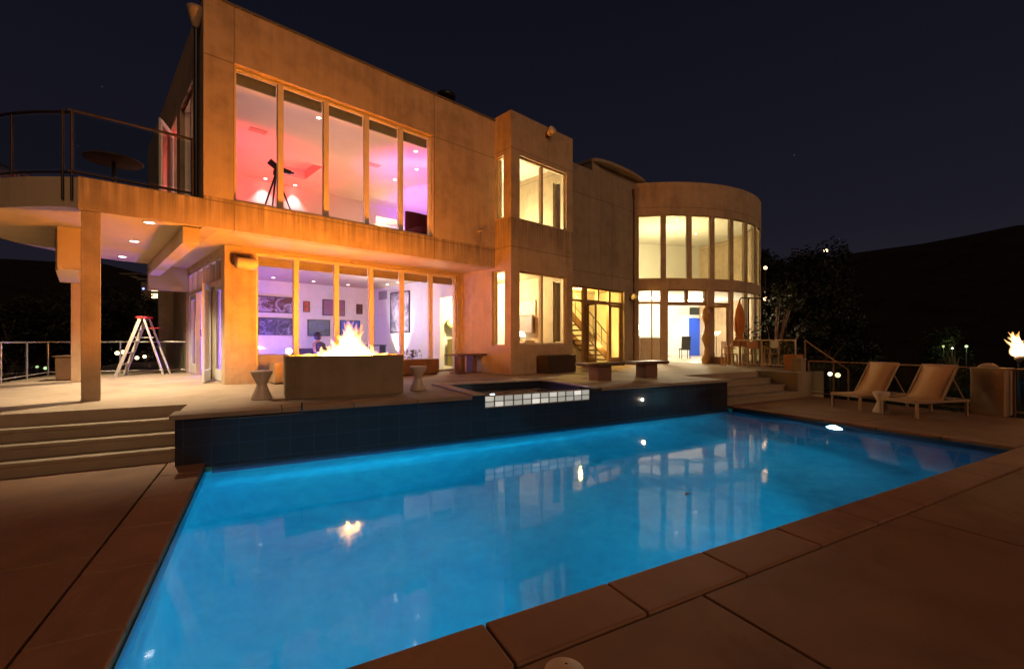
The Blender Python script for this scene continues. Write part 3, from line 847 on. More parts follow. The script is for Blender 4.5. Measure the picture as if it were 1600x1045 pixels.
lamp('tower_lamp', 'POINT', hw(19.4, 11.0, 2.9), 560, (1, .84, .55), .2)
lamp('tower_lamp', 'POINT', hw(22.4, 10.2, 2.9), 520, (1, .85, .55), .2)
lamp('blue_door_lamp', 'SPOT', hw(24.6, 11.2, 3.3), 90, (.25, .6, 1.), .05, hw(25.2, 11.9, 1.9), 80, .5)
lamp('landing_lamp', 'POINT', hw(18.0, 13.2, 5.0), 120, (1, .9, .65), .1)

# ------------------------------------------------------------------ pictures and furniture inside
def art_mat(name, cols, sc=6., dist=1.5):
    t = NT(name); c = t.coord(); f = t.noise(c, sc, 6, .6, dist)
    n = len(cols)
    t.bsdf(t.ramp(f, [(.3+.4*i/(n-1), cl) for i, cl in enumerate(cols)]), .4); return t.m


def picture(label, s0, s1, z0, z1, cols, o=16.8, frame=(.02, .02, .025), sc=5.):
    t = thing('framed_picture', label, 'picture', hw((s0+s1)/2, o-.02, z0), PH, 'pictures hung in the ground floor gallery')
    w, h = (s1-s0)/2, z1-z0
    MB().wall_o(-w, w, 0, h, -.025, .015, [(-w+.025, w-.025, .025, h-.025)]).build('frame', plain('picture_frame', frame, .4), t)
    MB().box(-w+.02, w-.02, -.012, .01, .02, h-.02).build('canvas', art_mat('canvas_art', cols, sc), t)
    return t


K = (.02, .02, .025)
picture('wide dark picture with pale centre, above the misty one beside the violet corner', 4.22, 5.45, 2.5, 3.05, [(.12, .03, .02), (.1, .05, .05), (.45, .4, .5), (.2, .2, .3)], sc=3)
picture('wide picture of pale mist over dark ground, lower one beside the violet corner', 4.28, 5.42, 1.74, 2.33, [(.02, .02, .05), (.08, .08, .14), (.4, .38, .55)], sc=4)
picture('tiny dark red picture beside the first big window mullion', 5.72, 5.94, 2.57, 2.95, [K, (.5, .05, .02), (.9, .3, .05)], sc=6)
picture('brown and purple patchwork picture above the fire pit flames', 6.4, 7.22, 2.47, 3.06, [(.2, .1, .04), (.3, .15, .25), (.25, .05, .3)], sc=8)
picture('grey green mottled picture just above the flames', 5.87, 6.66, 1.72, 2.31, [(.03, .06, .04), (.15, .2, .2), (.08, .1, .4)], sc=9)
picture('bright blue picture partly hidden behind the flames', 7.04, 7.82, 1.74, 2.32, [(.02, .04, .3), (.1, .2, .8), (.2, .1, .1)], sc=7)
picture('tiny black picture with an orange glow near the far corner', 7.68, 7.92, 2.57, 2.95, [K, (.1, .02, .01), (.9, .3, .08)], sc=6)
t = thing('framed_picture', 'tall black framed portrait lit from below on the white side wall', 'picture', hw(8.44, 14.82, 1.83), PH, 'pictures hung in the ground floor gallery')
MB().wall_s(-.68, .68, 0, 1.5, -.03, .0, [(-.64, .64, .04, 1.46)]).build('frame', M['black'], t)
MB().box(-.015, -.004, -.64, .64, .04, 1.46).build('canvas', art_mat('portrait_art', [(.75, .74, .76), (.6, .58, .62), (.2, .19, .24), (.12, .1, .16)], 2.2, .4), t)
t = thing('framed_picture', 'brown and cream patterned hanging above the grey screen in the bay room', 'picture', hw(10.735, 10.6, 2.38), PH)
MB().wall_s(-.42, .42, 0, .5, -.03, .0, [(-.4, .4, .02, .48)]).build('frame', M['tanwood'], t)
MB().box(-.015, -.004, -.4, .4, .02, .48).build('canvas', art_mat('cream_art', [(.3, .16, .05), (.75, .62, .4), (.35, .2, .08)], 7.), t)

# ground floor gallery furniture
def lathe_thing(name, label, cat, loc, prof, mat, n=28, rz=0., group=None):
    o = MB().lathe(prof, n).build(name, mat, loc=loc, rz=rz); return tag(o, label, cat, group)


sofa = thing('armchair', 'pale upholstered armchair just inside the gallery window by the tan bench', 'armchair', hw(3.25, 11.9, ZT+.012), PH)
FB = plain('pale_upholstery', (.5, .46, .5), .9)
MB().box(-.36, .36, -.35, .35, .12, .42).build('seat', FB, sofa, bevel=.05)
MB().obox((-.33, 0, .5), (.16, .72, .75), Matrix.Rotation(radians(-12), 3, 'Y')).build('backrest', FB, sofa, bevel=.06)
for y in (-.4, .4): MB().box(-.36, .32, y-.06, y+.06, .1, .58).build('arm', FB, sofa, bevel=.04)
for x in (-.3, .3):
    for y in (-.3, .3): MB().tube([(x, y, 0), (x, y, .12)], .02).build('leg', M['wood'], sofa)
bar = thing('coffee_table', 'blue lit low table behind the fire pit in the gallery', 'table', hw(4.4, 13.6, ZT+.012), PH)
MB().box(-.75, .75, -.35, .35, .36, .41).build('tabletop', plain('blue_table', (.15, .45, .8), .3), bar, bevel=.01)
for x in (-.65, .65):
    for y in (-.28, .28): MB().box(x-.03, x+.03, y-.03, y+.03, 0, .36).build('leg', M['wood'], bar)
cd = thing('candle_lamp', 'small glowing globe lamp on the blue lit low table', 'lamp', hw(4.25, 13.6, ZT+.422), PH)
MB().lathe([(.05, 0), (.05, .03), (.02, .05), (.02, .1)], 16).build('base', M['black'], cd)
MB().lathe([(.02, .1), (.07, .14), (.09, .2), (.07, .26), (0, .29)], 18).build('globe', emit('globe_glow', (1, .8, .7), 5), cd)
# low sofa with a person leaning back on it
sf2 = thing('sofa', 'low dark sofa behind the fire pit holding the seated person', 'sofa', hw(5.35, 14.0, ZT+.012), PH)
DB = plain('dark_upholstery', (.06, .045, .06), .9)
MB().box(-.9, .9, -.4, .4, .08, .34).build('seat', DB, sf2, bevel=.05)
MB().box(-.9, .9, .28, .46, .08, .66).build('backrest', DB, sf2, bevel=.05)
for x in (-.98, .98): MB().box(x-.08, x+.08, -.4, .44, 0.02, .5).build('arm', DB, sf2, bevel=.04)


def person(loc, rz, label):
    """one skinned body, seated and leaning back, hands on the thighs"""
    J = {'pelvis': ((0, 0, .44), .13), 'waist': ((0, .06, .58), .125), 'chest': ((0, .13, .78), .145), 'neck': ((0, .15, .96), .055), 'skull': ((0, .12, 1.03), .075), 'crown': ((0, .12, 1.13), .085)}
    E = [('pelvis', 'waist'), ('waist', 'chest'), ('chest', 'neck'), ('neck', 'skull'), ('skull', 'crown')]
    for sd, n in ((-1, 'a'), (1, 'b')):
        J['sh'+n] = ((.17*sd, .13, .88), .06); J['el'+n] = ((.24*sd, .02, .64), .045); J['wr'+n] = ((.14*sd, -.2, .56), .03); J['pa'+n] = ((.12*sd, -.28, .55), .033)
        J['hip'+n] = ((.09*sd, -.03, .42), .095); J['kn'+n] = ((.12*sd, -.42, .46), .065); J['an'+n] = ((.12*sd, -.5, .08), .04); J['to'+n] = ((.13*sd, -.68, .04), .035)
        E += [('chest', 'sh'+n), ('sh'+n, 'el'+n), ('el'+n, 'wr'+n), ('wr'+n, 'pa'+n), ('pelvis', 'hip'+n), ('hip'+n, 'kn'+n), ('kn'+n, 'an'+n), ('an'+n, 'to'+n)]
        for k, dx in enumerate((-.027, -.013, .002, .016, .03)):
            base = 'pa'+n; y0 = -.28
            ln = (.05, .085, .095, .088, .065)[k]
            J[f'f{n}{k}'] = ((.12*sd+dx*1.3, y0-ln*.55, .55), .0095); J[f'g{n}{k}'] = ((.12*sd+dx*1.5, y0-ln, .53), .008)
            E += [(base, f'f{n}{k}'), (f'f{n}{k}', f'g{n}{k}')]
    names = list(J)
    me = bpy.data.meshes.new('person'); me.from_pydata([J[k][0] for k in names], [(names.index(a), names.index(b)) for a, b in E], [])
    o = bpy.data.objects.new('person', me); COL.objects.link(o)
    o.modifiers.new('skin', 'SKIN'); s = o.modifiers.new('sub', 'SUBSURF'); s.levels = s.render_levels = 1
    for i, k in enumerate(names):
        sv = me.skin_vertices[0].data[i]; sv.radius = (J[k][1], J[k][1]); sv.use_root = (k == 'pelvis')
    me.materials.append(plain('skin', (.35, .19, .12), .6))
    o.location = loc; o.rotation_euler.z = rz
    tag(o, label, 'person')
    MB().lathe([(0, 1.235), (.07, 1.225), (.1, 1.17), (.105, 1.1), (.09, 1.02), (.07, 1.0)], 20, c=(0, .145, 0)).build('hair', plain('dark_hair', (.02, .012, .01), .6), o)
    MB().lathe([(.02, 0), (.03, .01), (.012, .05)], 10, c=(0, .04, 1.05)).build('nose', plain('skin_nose', (.35, .19, .12), .6), o)
    for x in (-.032, .032): MB().lathe([(0, -.01), (.011, 0), (0, .01)], 8, c=(x, .05, 1.1)).build('eye', M['black'], o)
    MB().box(-.025, .025, .04, .05, 1.035, 1.045).build('mouth', plain('lips', (.3, .09, .08), .5), o)
    for x in (-.088, .088): MB().lathe([(0, -.03), (.016, 0), (0, .03)], 8, c=(x, .13, 1.08)).build('ear', plain('skin_ear', (.33, .18, .12), .6), o)
    MB().lathe([(.175, .40), (.168, .58), (.18, .74), (.16, .88), (.07, .93)], 18, c=(0, .08, 0)).build('shirt', plain('dark_shirt', (.05, .04, .06), .9), o)
    return o


person(hw(5.25, 13.85, ZT-.06), PH+radians(25), 'person with dark hair sitting low behind the fire pit flames')
cons = thing('console_table', 'thin dark console table along the white gallery wall', 'table', hw(7.4, 15.4, ZT+.012), PH)
MB().box(-.7, .7, -.22, .22, .7, .74).build('tabletop', M['black'], cons)
for x in (-.65, .65): MB().box(x-.02, x+.02, -.2, .2, 0, .7).build('leg', M['black'], cons)
scu = lathe_thing('vase', 'dark vase with a pale middle on the console table', 'vase', hw(7.1, 15.4, ZT+.752), [(.07, 0), (.12, .08), (.09, .2), (.13, .32), (.08, .42), (.1, .46)], plain('vase_glaze', (.08, .05, .05), .3))
plant = MB()
for k in range(140):
    a = random.random()*6.28; r = random.random()*.28; h = random.random()*.25+.1
    c = Vector((r*cos(a), r*sin(a), h)); u = Vector((random.gauss(0, 1), random.gauss(0, 1), random.gauss(0, .6))).normalized()*.07; w = u.cross(Vector((0, 0, 1)))*.45
    plant.add([c-u, c+w, c+u, c-w], [(0, 1, 2, 3)])
gp = thing('pot_plant', 'grey leafy plant inside the window by the dark outdoor box bench', 'plant', hw(7.5, 12.4, ZT+.012), PH)
MB().lathe([(.14, 0), (.18, .3), (.15, .3)], 18).build('pot', M['ceramic'], gp)
o = plant.build('foliage', plain('grey_leaf', (.2, .22, .2), .7), gp); o.location.z = .25
# bay room
desk = thing('side_cabinet', 'wooden cabinet under the lampshade in the lower bay window', 'cabinet', hw(10.48, 10.55, ZT+.012), PH-pi/2)
MB().box(-.35, .35, -.22, .22, .06, .9).build('carcass', M['tanwood'], desk, bevel=.01)
for x in (-.17, .17): MB().box(x-.155, x+.155, -.235, -.222, .1, .86).build('door', M['tanwood'], desk, bevel=.005)
tl = thing('table_lamp', 'lamp with glowing white domed shade on the bay cabinet', 'lamp', hw(10.42, 10.62, ZT+.912), PH)
MB().lathe([(.09, 0), (.09, .02), (.02, .04), (.02, .14)], 18).build('base', M['black'], tl)
MB().lathe([(.2, .12), (.19, .2), (.14, .28), (.05, .31), (.0, .31)], 24).build('shade', emit('lamp_shade_glow', (1, .86, .6), 3.5), tl)
tv = thing('television', 'flat grey screen behind the lampshade in the bay room', 'television', hw(10.62, 10.6, ZT+1.05), PH-pi/2)
MB().box(-.4, .4, -.03, .03, .1, .7).build('bezel', M['wood'], tv, bevel=.008)
MB().box(-.36, .36, -.036, -.031, .14, .66).build('screen', plain('tv_screen', (.3, .22, .2), .2), tv)
MB().box(-.15, .15, .031, .1, .25, .5).build('stand', M['wood'], tv)
sph = thing('paper_globe', 'yellow green globe ornament seen through the gallery doorway', 'ornament', hw(9.6, 13.2, ZT+1.5), PH)
MB().lathe([(0, -.22)]+[(.22*cos(radians(a)), .22*sin(radians(a))) for a in range(-80, 90, 20)]+[(0, .22)], 20).build('globe', plain('globe_paper', (.5, .55, .2), .6), sph)
MB().tube([(0, 0, .22), (0, 0, 1.4)], .004).build('cord', M['black'], sph)
cb = MB().box(-.3, .3, -.2, .2, 0, .95).build('tall_cabinet', plain('olive_cabinet', (.36, .3, .08), .6), loc=hw(9.75, 13.1, ZT+.012), rz=PH, bevel=.01); tag(cb, 'olive yellow cabinet seen through the gallery doorway', 'cabinet')
# upper room: tripod telescope, round-backed chair
tele = thing('telescope', 'black telescope on a tripod behind the first tall upper window pane', 'telescope', hw(3.05, 10.6, 4.06), PH)
for a in (90, 210, 330):
    MB().tube([(0, 0, 1.1), (.42*cos(radians(a)), .42*sin(radians(a)), 0)], [.022, .014], 8).build('leg', M['black'], tele)
MB().lathe([(.05, 1.06), (.06, 1.1), (.05, 1.17), (.03, 1.19)], 14).build('mount', M['black'], tele)
MB().tube([(-.14, 0, 1.34), (.05, 0, 1.22), (.3, 0, 1.2)], [.07, .065, .045], 14).tube([(.3, 0, 1.2), (.36, 0, 1.2)], .028).build('tube', M['black'], tele)
ac = thing('armchair', 'dark red round backed armchair behind the last upper window pane', 'armchair', hw(6.55, 10.4, 4.06), PH)
RB = plain('maroon_fabric', (.12, .02, .03), .9)
MB().lathe([(.3, .1), (.34, .3), (.34, .42), (.25, .46), (0, .46)], 24).build('seat', RB, ac)
MB().grid([20+10*k for k in range(15)], [.3, .45, .6, .75, .85], .3, .42, [], lambda u, w, t: (t*cos(radians(u-20+20)), t*sin(radians(u)), w+.12*sin(radians(u))*(w-.3)/.55)).build('backrest', RB, ac, bevel=.03)
for x, y in ((-.2, -.2), (.2, -.2), (-.2, .2), (.2, .2)): MB().tube([(x, y, 0), (x, y, .12)], .02).build('leg', M['wood'], ac)
# tower room: bar counter, table lamp, chair, turned figure
cn = thing('bar_counter', 'pale counter with brightly lit top just inside the tower doors', 'counter', hw(17.4, 10.2, ZT+.012), PH)
MB().box(-.6, 1.2, -.25, .25, 0, .98).build('body', M['tanwood'], cn, bevel=.01)
MB().box(-.66, 1.26, -.3, .3, .985, 1.03).build('counter_top', plain('white_counter', (.85, .82, .75), .3), cn, bevel=.008)
tl = thing('table_lamp', 'glowing table lamp on the lit counter inside the tower', 'lamp', hw(17.0, 10.2, ZT+1.045), PH)
MB().lathe([(.08, 0), (.08, .02), (.025, .05), (.02, .3)], 16).build('base', M['black'], tl)
MB().lathe([(.17, .28), (.11, .52), (.0, .52)], 20).build('shade', emit('tower_shade', (1, .85, .6), 5), tl)
ch = thing('dining_chair', 'dark high backed chair inside the tower in front of the blue door', 'chair', hw(21.2, 10.2, ZT+.012), PH+2.3)
MB().box(-.22, .22, -.22, .22, .42, .5).build('seat', M['black'], ch, bevel=.01)
MB().obox((0, .22, .78), (.42, .04, .6), Matrix.Rotation(radians(-8), 3, 'X')).build('backrest', M['black'], ch, bevel=.01)
for x in (-.19, .19):
    for y in (-.19, .19): MB().tube([(x, y, 0), (x, y, .43)], .018).build('leg', M['black'], ch)
fl = thing('floor_lamp', 'lit floor lamp with a shallow white bowl behind the closed tower door', 'lamp', hw(20.98, 8.6, ZT+.012), PH)
MB().lathe([(.14, 0), (.14, .025), (.015, .04), (.015, 1.1)], 18).build('base', M['black'], fl)
MB().lathe([(.03, 1.1), (.17, 1.22), (.2, 1.3), (.0, 1.26)], 22).build('shade', emit('bowl_glow', (1, .8, .5), 3), fl)
prof = [(.1, 0)]
for k in range(0, 61):
    z = k/60*2.15; prof.append((.11+.055*sin(z*2*pi/.86+.5), z+.01))
prof += [(.0, 2.18)]
dpt = dm(238.6, 0, DR+.14)
lathe_thing('carved_totem', 'tall wavy turned wooden figure standing at the open tower doorway', 'sculpture', hw(dpt[0], dpt[1], ZT+.0), prof, plain('honey_wood', (.48, .27, .1), .4, var=.2), 24)
# ================================================================== things outdoors
def fire_mat(name, lo, hi, strength, h):
    t = NT(name); c = t.coord(); sep = t.n('ShaderNodeSeparateXYZ'); t.l(c, sep.inputs[0])
    g = t.math('DIVIDE', sep.outputs[2], h, clamp=True)
    col = t.ramp(g, [(0., lo), (.55, lo), (1., hi)])
    em = t.n('ShaderNodeEmission'); t.l(col, em.inputs[0])
    sn = t.n('ShaderNodeMapRange'); t.l(g, sn.inputs[0])
    for k, v in ((1, 0.), (2, 1.), (3, strength), (4, strength*.22)): sn.inputs[k].default_value = v
    tr = t.n('ShaderNodeBsdfTransparent'); mx = t.n('ShaderNodeMixShader')
    n = t.noise(t.coord((1., 1., .5)), 9., 4, .6, 1.2)
    lw = t.n('ShaderNodeLayerWeight'); lw.inputs[0].default_value = .35
    edge = t.math('SUBTRACT', 1., lw.outputs['Facing'])
    a = t.math('MULTIPLY', t.math('POWER', edge, 2.4), t.ramp(n, [(.28, (.05, .05, .05)), (.6, (1, 1, 1))]))
    t.l(t.math('MULTIPLY', a, sn.outputs[0]), em.inputs[1])
    ad = t.n('ShaderNodeAddShader'); t.t.nodes.remove(mx)
    t.l(tr.outputs[0], ad.inputs[0]); t.l(em.outputs[0], ad.inputs[1]); t.l(ad.outputs[0], t.out.inputs[0])
    return t.m


def tongue(mb, x, y, z, h, r, lean=(0, 0), n=9):
    pts = []; rs = []
    ph = random.random()*6
    for k in range(9):
        f = k/8
        pts.append((x+lean[0]*f*f+.06*sin(ph+f*5)*f, y+lean[1]*f*f+.03*cos(ph*1.3+f*4.4)*f, z+h*f))
        rs.append(max(.003, r*1.35*(.75+.6*sin(pi*min(1, f*1.5+.1)))*(1-f)**.6))
    mb.tube(pts, rs, n)


# fire pit
FP = (1.22, 8.47)
fp = thing('fire_pit', 'long rectangular board formed concrete fire pit on the terrace edge', 'fire pit', pw(FP[0], FP[1], ZT), TH)
M['pit'] = concrete('fire_pit_concrete', (.30, .23, .15), rough=.8)
MB().plate(-.94, .94, -.45, .45, .0, .68, [(-.86, .86, -.37, .37)]).plate(-.86, .86, -.37, .37, 0.002, .56).build('body', M['pit'], fp, bevel=.008)
mb = MB()
for k in range(90):
    x, y = random.uniform(-.82, .82), random.uniform(-.33, .33); r = random.uniform(.03, .055)
    Mx = Matrix.Rotation(random.random()*6, 3, 'Z') @ Matrix.Rotation(random.random()*3, 3, 'X')
    mb.lathe([(0, -r*.7), (r*.8, -r*.35), (r, .2*r), (r*.5, r*.7), (0, r*.75)], 6, c=(x, y, .585), M=Mx)
ro = mb.build('lava_rock', plain('lava_rock', (.05, .04, .035), .9), fp); ro['kind'] = 'stuff'
fm = MB(); rf = random.Random(11)
for k in range(40):
    x = rf.choice((-.12, .1, .22, .3, -.3))+rf.gauss(0, .11); y = rf.uniform(-.2, .2)
    hh = (.58*math.exp(-((x-.12)/.34)**2)+.12)*rf.uniform(.5, 1.05)
    tongue(fm, x, y, 0, hh, rf.uniform(.05, .11)*(.6+hh), (rf.uniform(-.2, .12), rf.uniform(-.08, .08)))
for k in range(16):
    tongue(fm, rf.uniform(-.78, .74), rf.uniform(-.22, .22), 0, rf.uniform(.06, .15), .05, (rf.uniform(-.1, .1), 0))
FM = fire_mat('gas_flame', (1, .55, .17), (1, .34, .05), 2.7, .62)
o = fm.build('fire', FM, loc=pw(FP[0], FP[1], ZT+.6), rz=TH)
tag(o, 'bright orange white flames burning in the rectangular fire pit', 'fire')
core = MB()
for x, h in ((-.28, .12), (-.1, .2), (.08, .3), (.24, .26), (.4, .13)):
    core.lathe([(0, 0), (.09, .02), (.1, h*.4), (.05, h*.8), (0, h)], 10, c=(x, rf.uniform(-.08, .08), .01))
core.build('flame_core', emit('flame_core', (1, .28, .018), 860), o)

# hourglass stools
def stool(loc, label, first=[None]):
    if first[0] is None:
        o = MB().lathe([(0, 0), (.15, 0), (.155, .02), (.085, .2), (.075, .235), (.085, .27), (.155, .41), (.155, .44), (.14, .452), (0, .446)], 32).build('hourglass_stool', M['ceramic'], loc=loc)
        first[0] = tag(o, label, 'stool', 'hourglass ceramic stools')
    else: dup(first[0], loc, None, label)


stool(pw(-.05, 8.25, ZT), 'white hourglass stool beside the fire pit on the steps side')
stool(pw(2.52, 8.33, ZT), 'white hourglass stool between the fire pit and the spa')
stool((8.06, 9.92, .005), 'white hourglass stool between the two sun loungers')

# box benches in front of the gallery glass
b = MB().box(-.62, .62, -.2, .2, 0.03, .42).build('box_bench', M['wood'], loc=hw(6.5, 10.6, ZT), rz=PH, bevel=.012)
tag(b, 'dark brown box bench against the big ground floor window', 'bench')
MB().box(-.58, .58, -.17, .17, 0, .031).build('plinth', M['black'], b)
b = MB().box(-.3, .3, -.2, .2, 0.03, .45).build('box_bench', M['tanwood'], loc=hw(3.25, 10.55, ZT), rz=PH, bevel=.012)
tag(b, 'tan box bench half hidden by the fire pit under the violet window', 'bench')
MB().box(-.27, .27, -.17, .17, 0, .031).build('plinth', M['black'], b)
# table by the corner
tb = thing('terrace_table', 'low dark table on two flat posts beside the bay corner', 'table', hw(7.85, 10.15, ZT), PH)
MB().box(-.52, .52, -.3, .3, .5, .545).build('tabletop', M['wood'], tb, bevel=.01)
for x in (-.22, .2): MB().box(x-.06, x+.06, -.16, .16, .03, .5).build('leg', M['wood'], tb, bevel=.006)
MB().box(-.42, .42, -.2, .2, 0, .03).build('foot_plate', M['wood'], tb, bevel=.008)
# planter box under the bay window
b = MB().grid([-.62, .62], [-.2, .2], 0, .5, [(-.56, .56, -.14, .14)], lambda u, w, t: (u, w, t)).box(-.56, .56, -.14, .14, .02, .44).build('planter_box', plain('dark_planter', (.05, .03, .02), .6), loc=hw(9.95, 8.6, ZT), rz=PH, bevel=.01)
tag(b, 'long dark planter box under the lower bay window', 'planter')
# slab benches by the pool wall
def slab_bench(loc, label, first=[None]):
    if first[0] is None:
        t = thing('slab_bench', label, 'bench', loc, TH, 'slab benches at the terrace edge')
        MB().box(-.54, .54, -.24, .24, .34, .41).build('seat', M['wood'], t, bevel=.01)
        MB().box(-.2, .2, -.17, .17, 0, .34).build('pedestal', plain('bench_pedestal', (.2, .11, .08), .7), t, bevel=.006)
        first[0] = t
    else: dup(first[0], loc, None, label)


slab_bench(pw(6.85, 8.32, ZT), 'dark slab bench on a block pedestal, the one nearer the spa')
slab_bench(pw(8.42, 8.42, ZT), 'dark slab bench on a block pedestal, the one nearer the steps')

# stepladder
ld = thing('stepladder', 'open white stepladder with a red top standing at the end of the roofed terrace', 'ladder', (-9.75, 12.05, ZT), radians(20))
WH = plain('ladder_white', (.72, .66, .55), .4)
for y in (-.22, .22):
    MB().bar((-.52, y*1.15, 0), (-.03, y*.8, 1.5), .05, .07).build('rail', WH, ld)
    MB().bar((.5, y*1.1, 0), (.05, y*.8, 1.5), .035, .05).build('rear_leg', WH, ld)
for k in range(1, 5):
    f = k/5; x = -.52+.49*f; MB().box(x-.04, x+.05, -.24+.06*f, .24-.06*f, 1.5*f-.012, 1.5*f+.012).build('tread', WH, ld)
MB().bar((-.2, 0, 1.0), (.2, 0, 1.0), .012, .02).build('spreader', WH, ld)
MB().bar((-.12, .16, 1.24), (.12, .16, 1.24), .012, .02).build('spreader', WH, ld)
MB().box(-.11, .12, -.22, .22, 1.5, 1.55).build('top_cap', plain('ladder_red', (.6, .03, .03), .4), ld, bevel=.01)
MB().box(.12, .34, -.12, .12, 1.24, 1.26).build('paint_shelf', plain('shelf_red', (.5, .03, .03), .4), ld)

# bin at the rail
bn = thing('storage_bin', 'tan storage bin with a flat lid by the aluminium railing', 'bin', (-10.33, 10.75, ZT), TH)
MB().grid([-.3, .3], [-.26, .26], 0, .54, [], lambda u, w, t: (u*(.94+.06*t), w*(.94+.06*t), t)).build('body', M['tanwood'], bn, bevel=.03)
MB().box(-.33, .33, -.29, .29, .541, .57).build('lid', M['wood'], bn, bevel=.01)

# balcony table
bt = thing('bistro_table', 'small round table standing on the upper balcony', 'table', hw(.43, 10.8, 4.05), PH)
MB().lathe([(0, .72), (.4, .72), (.42, .735), (.42, .75), (.4, .76), (0, .76)], 32).build('tabletop', M['wood'], bt)
MB().lathe([(.22, 0), (.22, .02), (.03, .05), (.03, .72)], 16).build('base', M['steel'], bt)


# railings: posts, rails and glass
def railing(name, label, pts, z, h, mat, glass, step=1.35, w=.022, sill=True):
    pts = [Vector((x, y, z)) for x, y in pts]
    t = thing(name, label, 'railing', pts[0])
    of = tuple(pts[0])
    MB().tube([p+Vector((0, 0, h)) for p in pts], w).build('top_rail', mat, t, of)
    if sill: MB().tube([p+Vector((0, 0, .09)) for p in pts], w*.7).build('bottom_rail', mat, t, of)
    done = set()
    for a, b in zip(pts, pts[1:]):
        L = (b-a).length; n = max(1, round(L/step)); d = (b-a)/n
        for k in range(n+1):
            p = a+d*k; key = (round(p.x, 2), round(p.y, 2))
            if key not in done:
                done.add(key); MB().tube([p, p+Vector((0, 0, h))], w).build('post', mat, t, of)
            if k < n:
                u = d.normalized()
                MB().bar(p+u*.05+Vector((0, 0, (h+.1)/2)), p+d-u*.05+Vector((0, 0, (h+.1)/2)), .01, h-.2).build('glass_panel', glass, t, of)
    return t


railing('terrace_railing', 'pale aluminium and glass railing round the roofed terrace behind the ladder', [(-10.3, 8.6), (-12.15, 11.9), (-9.3, 12.98)], ZT, .88, M['alu'], M['rail_glass'], 1.25)
rr = pw(15.0, 10.75), pw(15.0, 8.5)
railing('terrace_railing', 'glass railing beside the round tower at the end of the terrace', [(rr[0].x, rr[0].y), (rr[1].x, rr[1].y)], ZT, .92, M['frame'], M['rail_glass'], 1.1)
ra = [pw(13.62, 7.35), pw(13.62, 3.95)]
railing('deck_railing', 'glass railing with brown rails behind the sun loungers', [(a.x, a.y) for a in ra], 0, .98, M['frame_dark'], M['rail_glass'], 1.7)
rb = [pw(13.62, 3.3), pw(13.62, 1.2)]
railing('deck_railing', 'short glass railing beyond the square torch pillar', [(a.x, a.y) for a in rb], 0, .98, M['frame_dark'], M['rail_glass'], 1.)
hr = thing('stair_handrail', 'sloping handrail running down from the terrace railing to the deck railing', 'handrail', (9.35, 14.5, ZT))
oh = (9.35, 14.5, ZT)
MB().tube([(9.35, 14.5, ZT+.92), (9.55, 13.5, .99), (9.62, 13.0, .72)], .024).build('rail', M['frame_dark'], hr, oh)
MB().tube([(9.35, 14.5, ZT-.2), (9.35, 14.5, ZT+.92)], .022).build('post', M['frame_dark'], hr, oh)
MB().tube([(9.55, 13.5, -.4), (9.55, 13.5, .99)], .022).build('post', M['frame_dark'], hr, oh)
MB().tube([(9.62, 13., -.6), (9.62, 13., .72)], .022).build('post', M['frame_dark'], hr, oh)
gp = MB().box(-.13, .13, -.13, .13, 0, 1.0).box(-.15, .15, -.15, .15, 1.0, 1.04).build('gate_post', M['step'], loc=pw(13.75, 7.7, 0), rz=TH, bevel=.01)
tag(gp, 'slim square concrete post where the deck railing meets the low wall', 'post')
# pillar with bowl, torch behind
pl_ = MB().box(-.25, .25, -.25, .25, 0, .96).box(-.27, .27, -.27, .27, .96, 1.0).build('pillar', plain('pillar_stucco', (.42, .27, .16), .85), loc=pw(13.55, 3.62, 0), rz=TH, bevel=.012)
tag(pl_, 'square stucco pillar at the railing end below the torch', 'pillar')
lathe_thing('stone_bowl', 'shallow upturned stone bowl lying on the square pillar', 'bowl', pw(13.5, 3.66, 1.0), [(.0, 0), (.15, 0), (.16, .025), (.12, .06), (.07, .085), (0, .09)], plain('bowl_stone', (.5, .34, .22), .8))
tp = (11.1, 9.95)
to = thing('garden_torch', 'tall garden torch with a metal cup burning behind the square pillar', 'torch', (tp[0], tp[1], -.2))
MB().tube([(0, 0, 0), (0, 0, 1.32)], .018).build('pole', M['black'], to)
MB().lathe([(.02, 1.3), (.075, 1.36), (.085, 1.47), (.07, 1.47), (.05, 1.4), (0, 1.4)], 18).build('cup', M['alu'], to)
fm = MB()
for k in range(14): tongue(fm, random.uniform(-.04, .05), random.uniform(-.04, .04), 0, random.uniform(.25, .58), random.uniform(.05, .085), (random.uniform(-.24, .02), 0))
tongue(fm, 0, 0, .05, .3, .05, (-.36, 0))
o = fm.build('fire', fire_mat('torch_flame', (1, .55, .2), (1, .3, .05), 3.2, .6), loc=(tp[0], tp[1], 1.25))
tag(o, 'wind blown orange flame on top of the garden torch', 'fire')
MB().lathe([(0, 0), (.05, .03), (.055, .14), (.0, .3)], 12, c=(0, 0, .1)).build('flame_core', emit('torch_core', (1, .36, .08), 40), o)

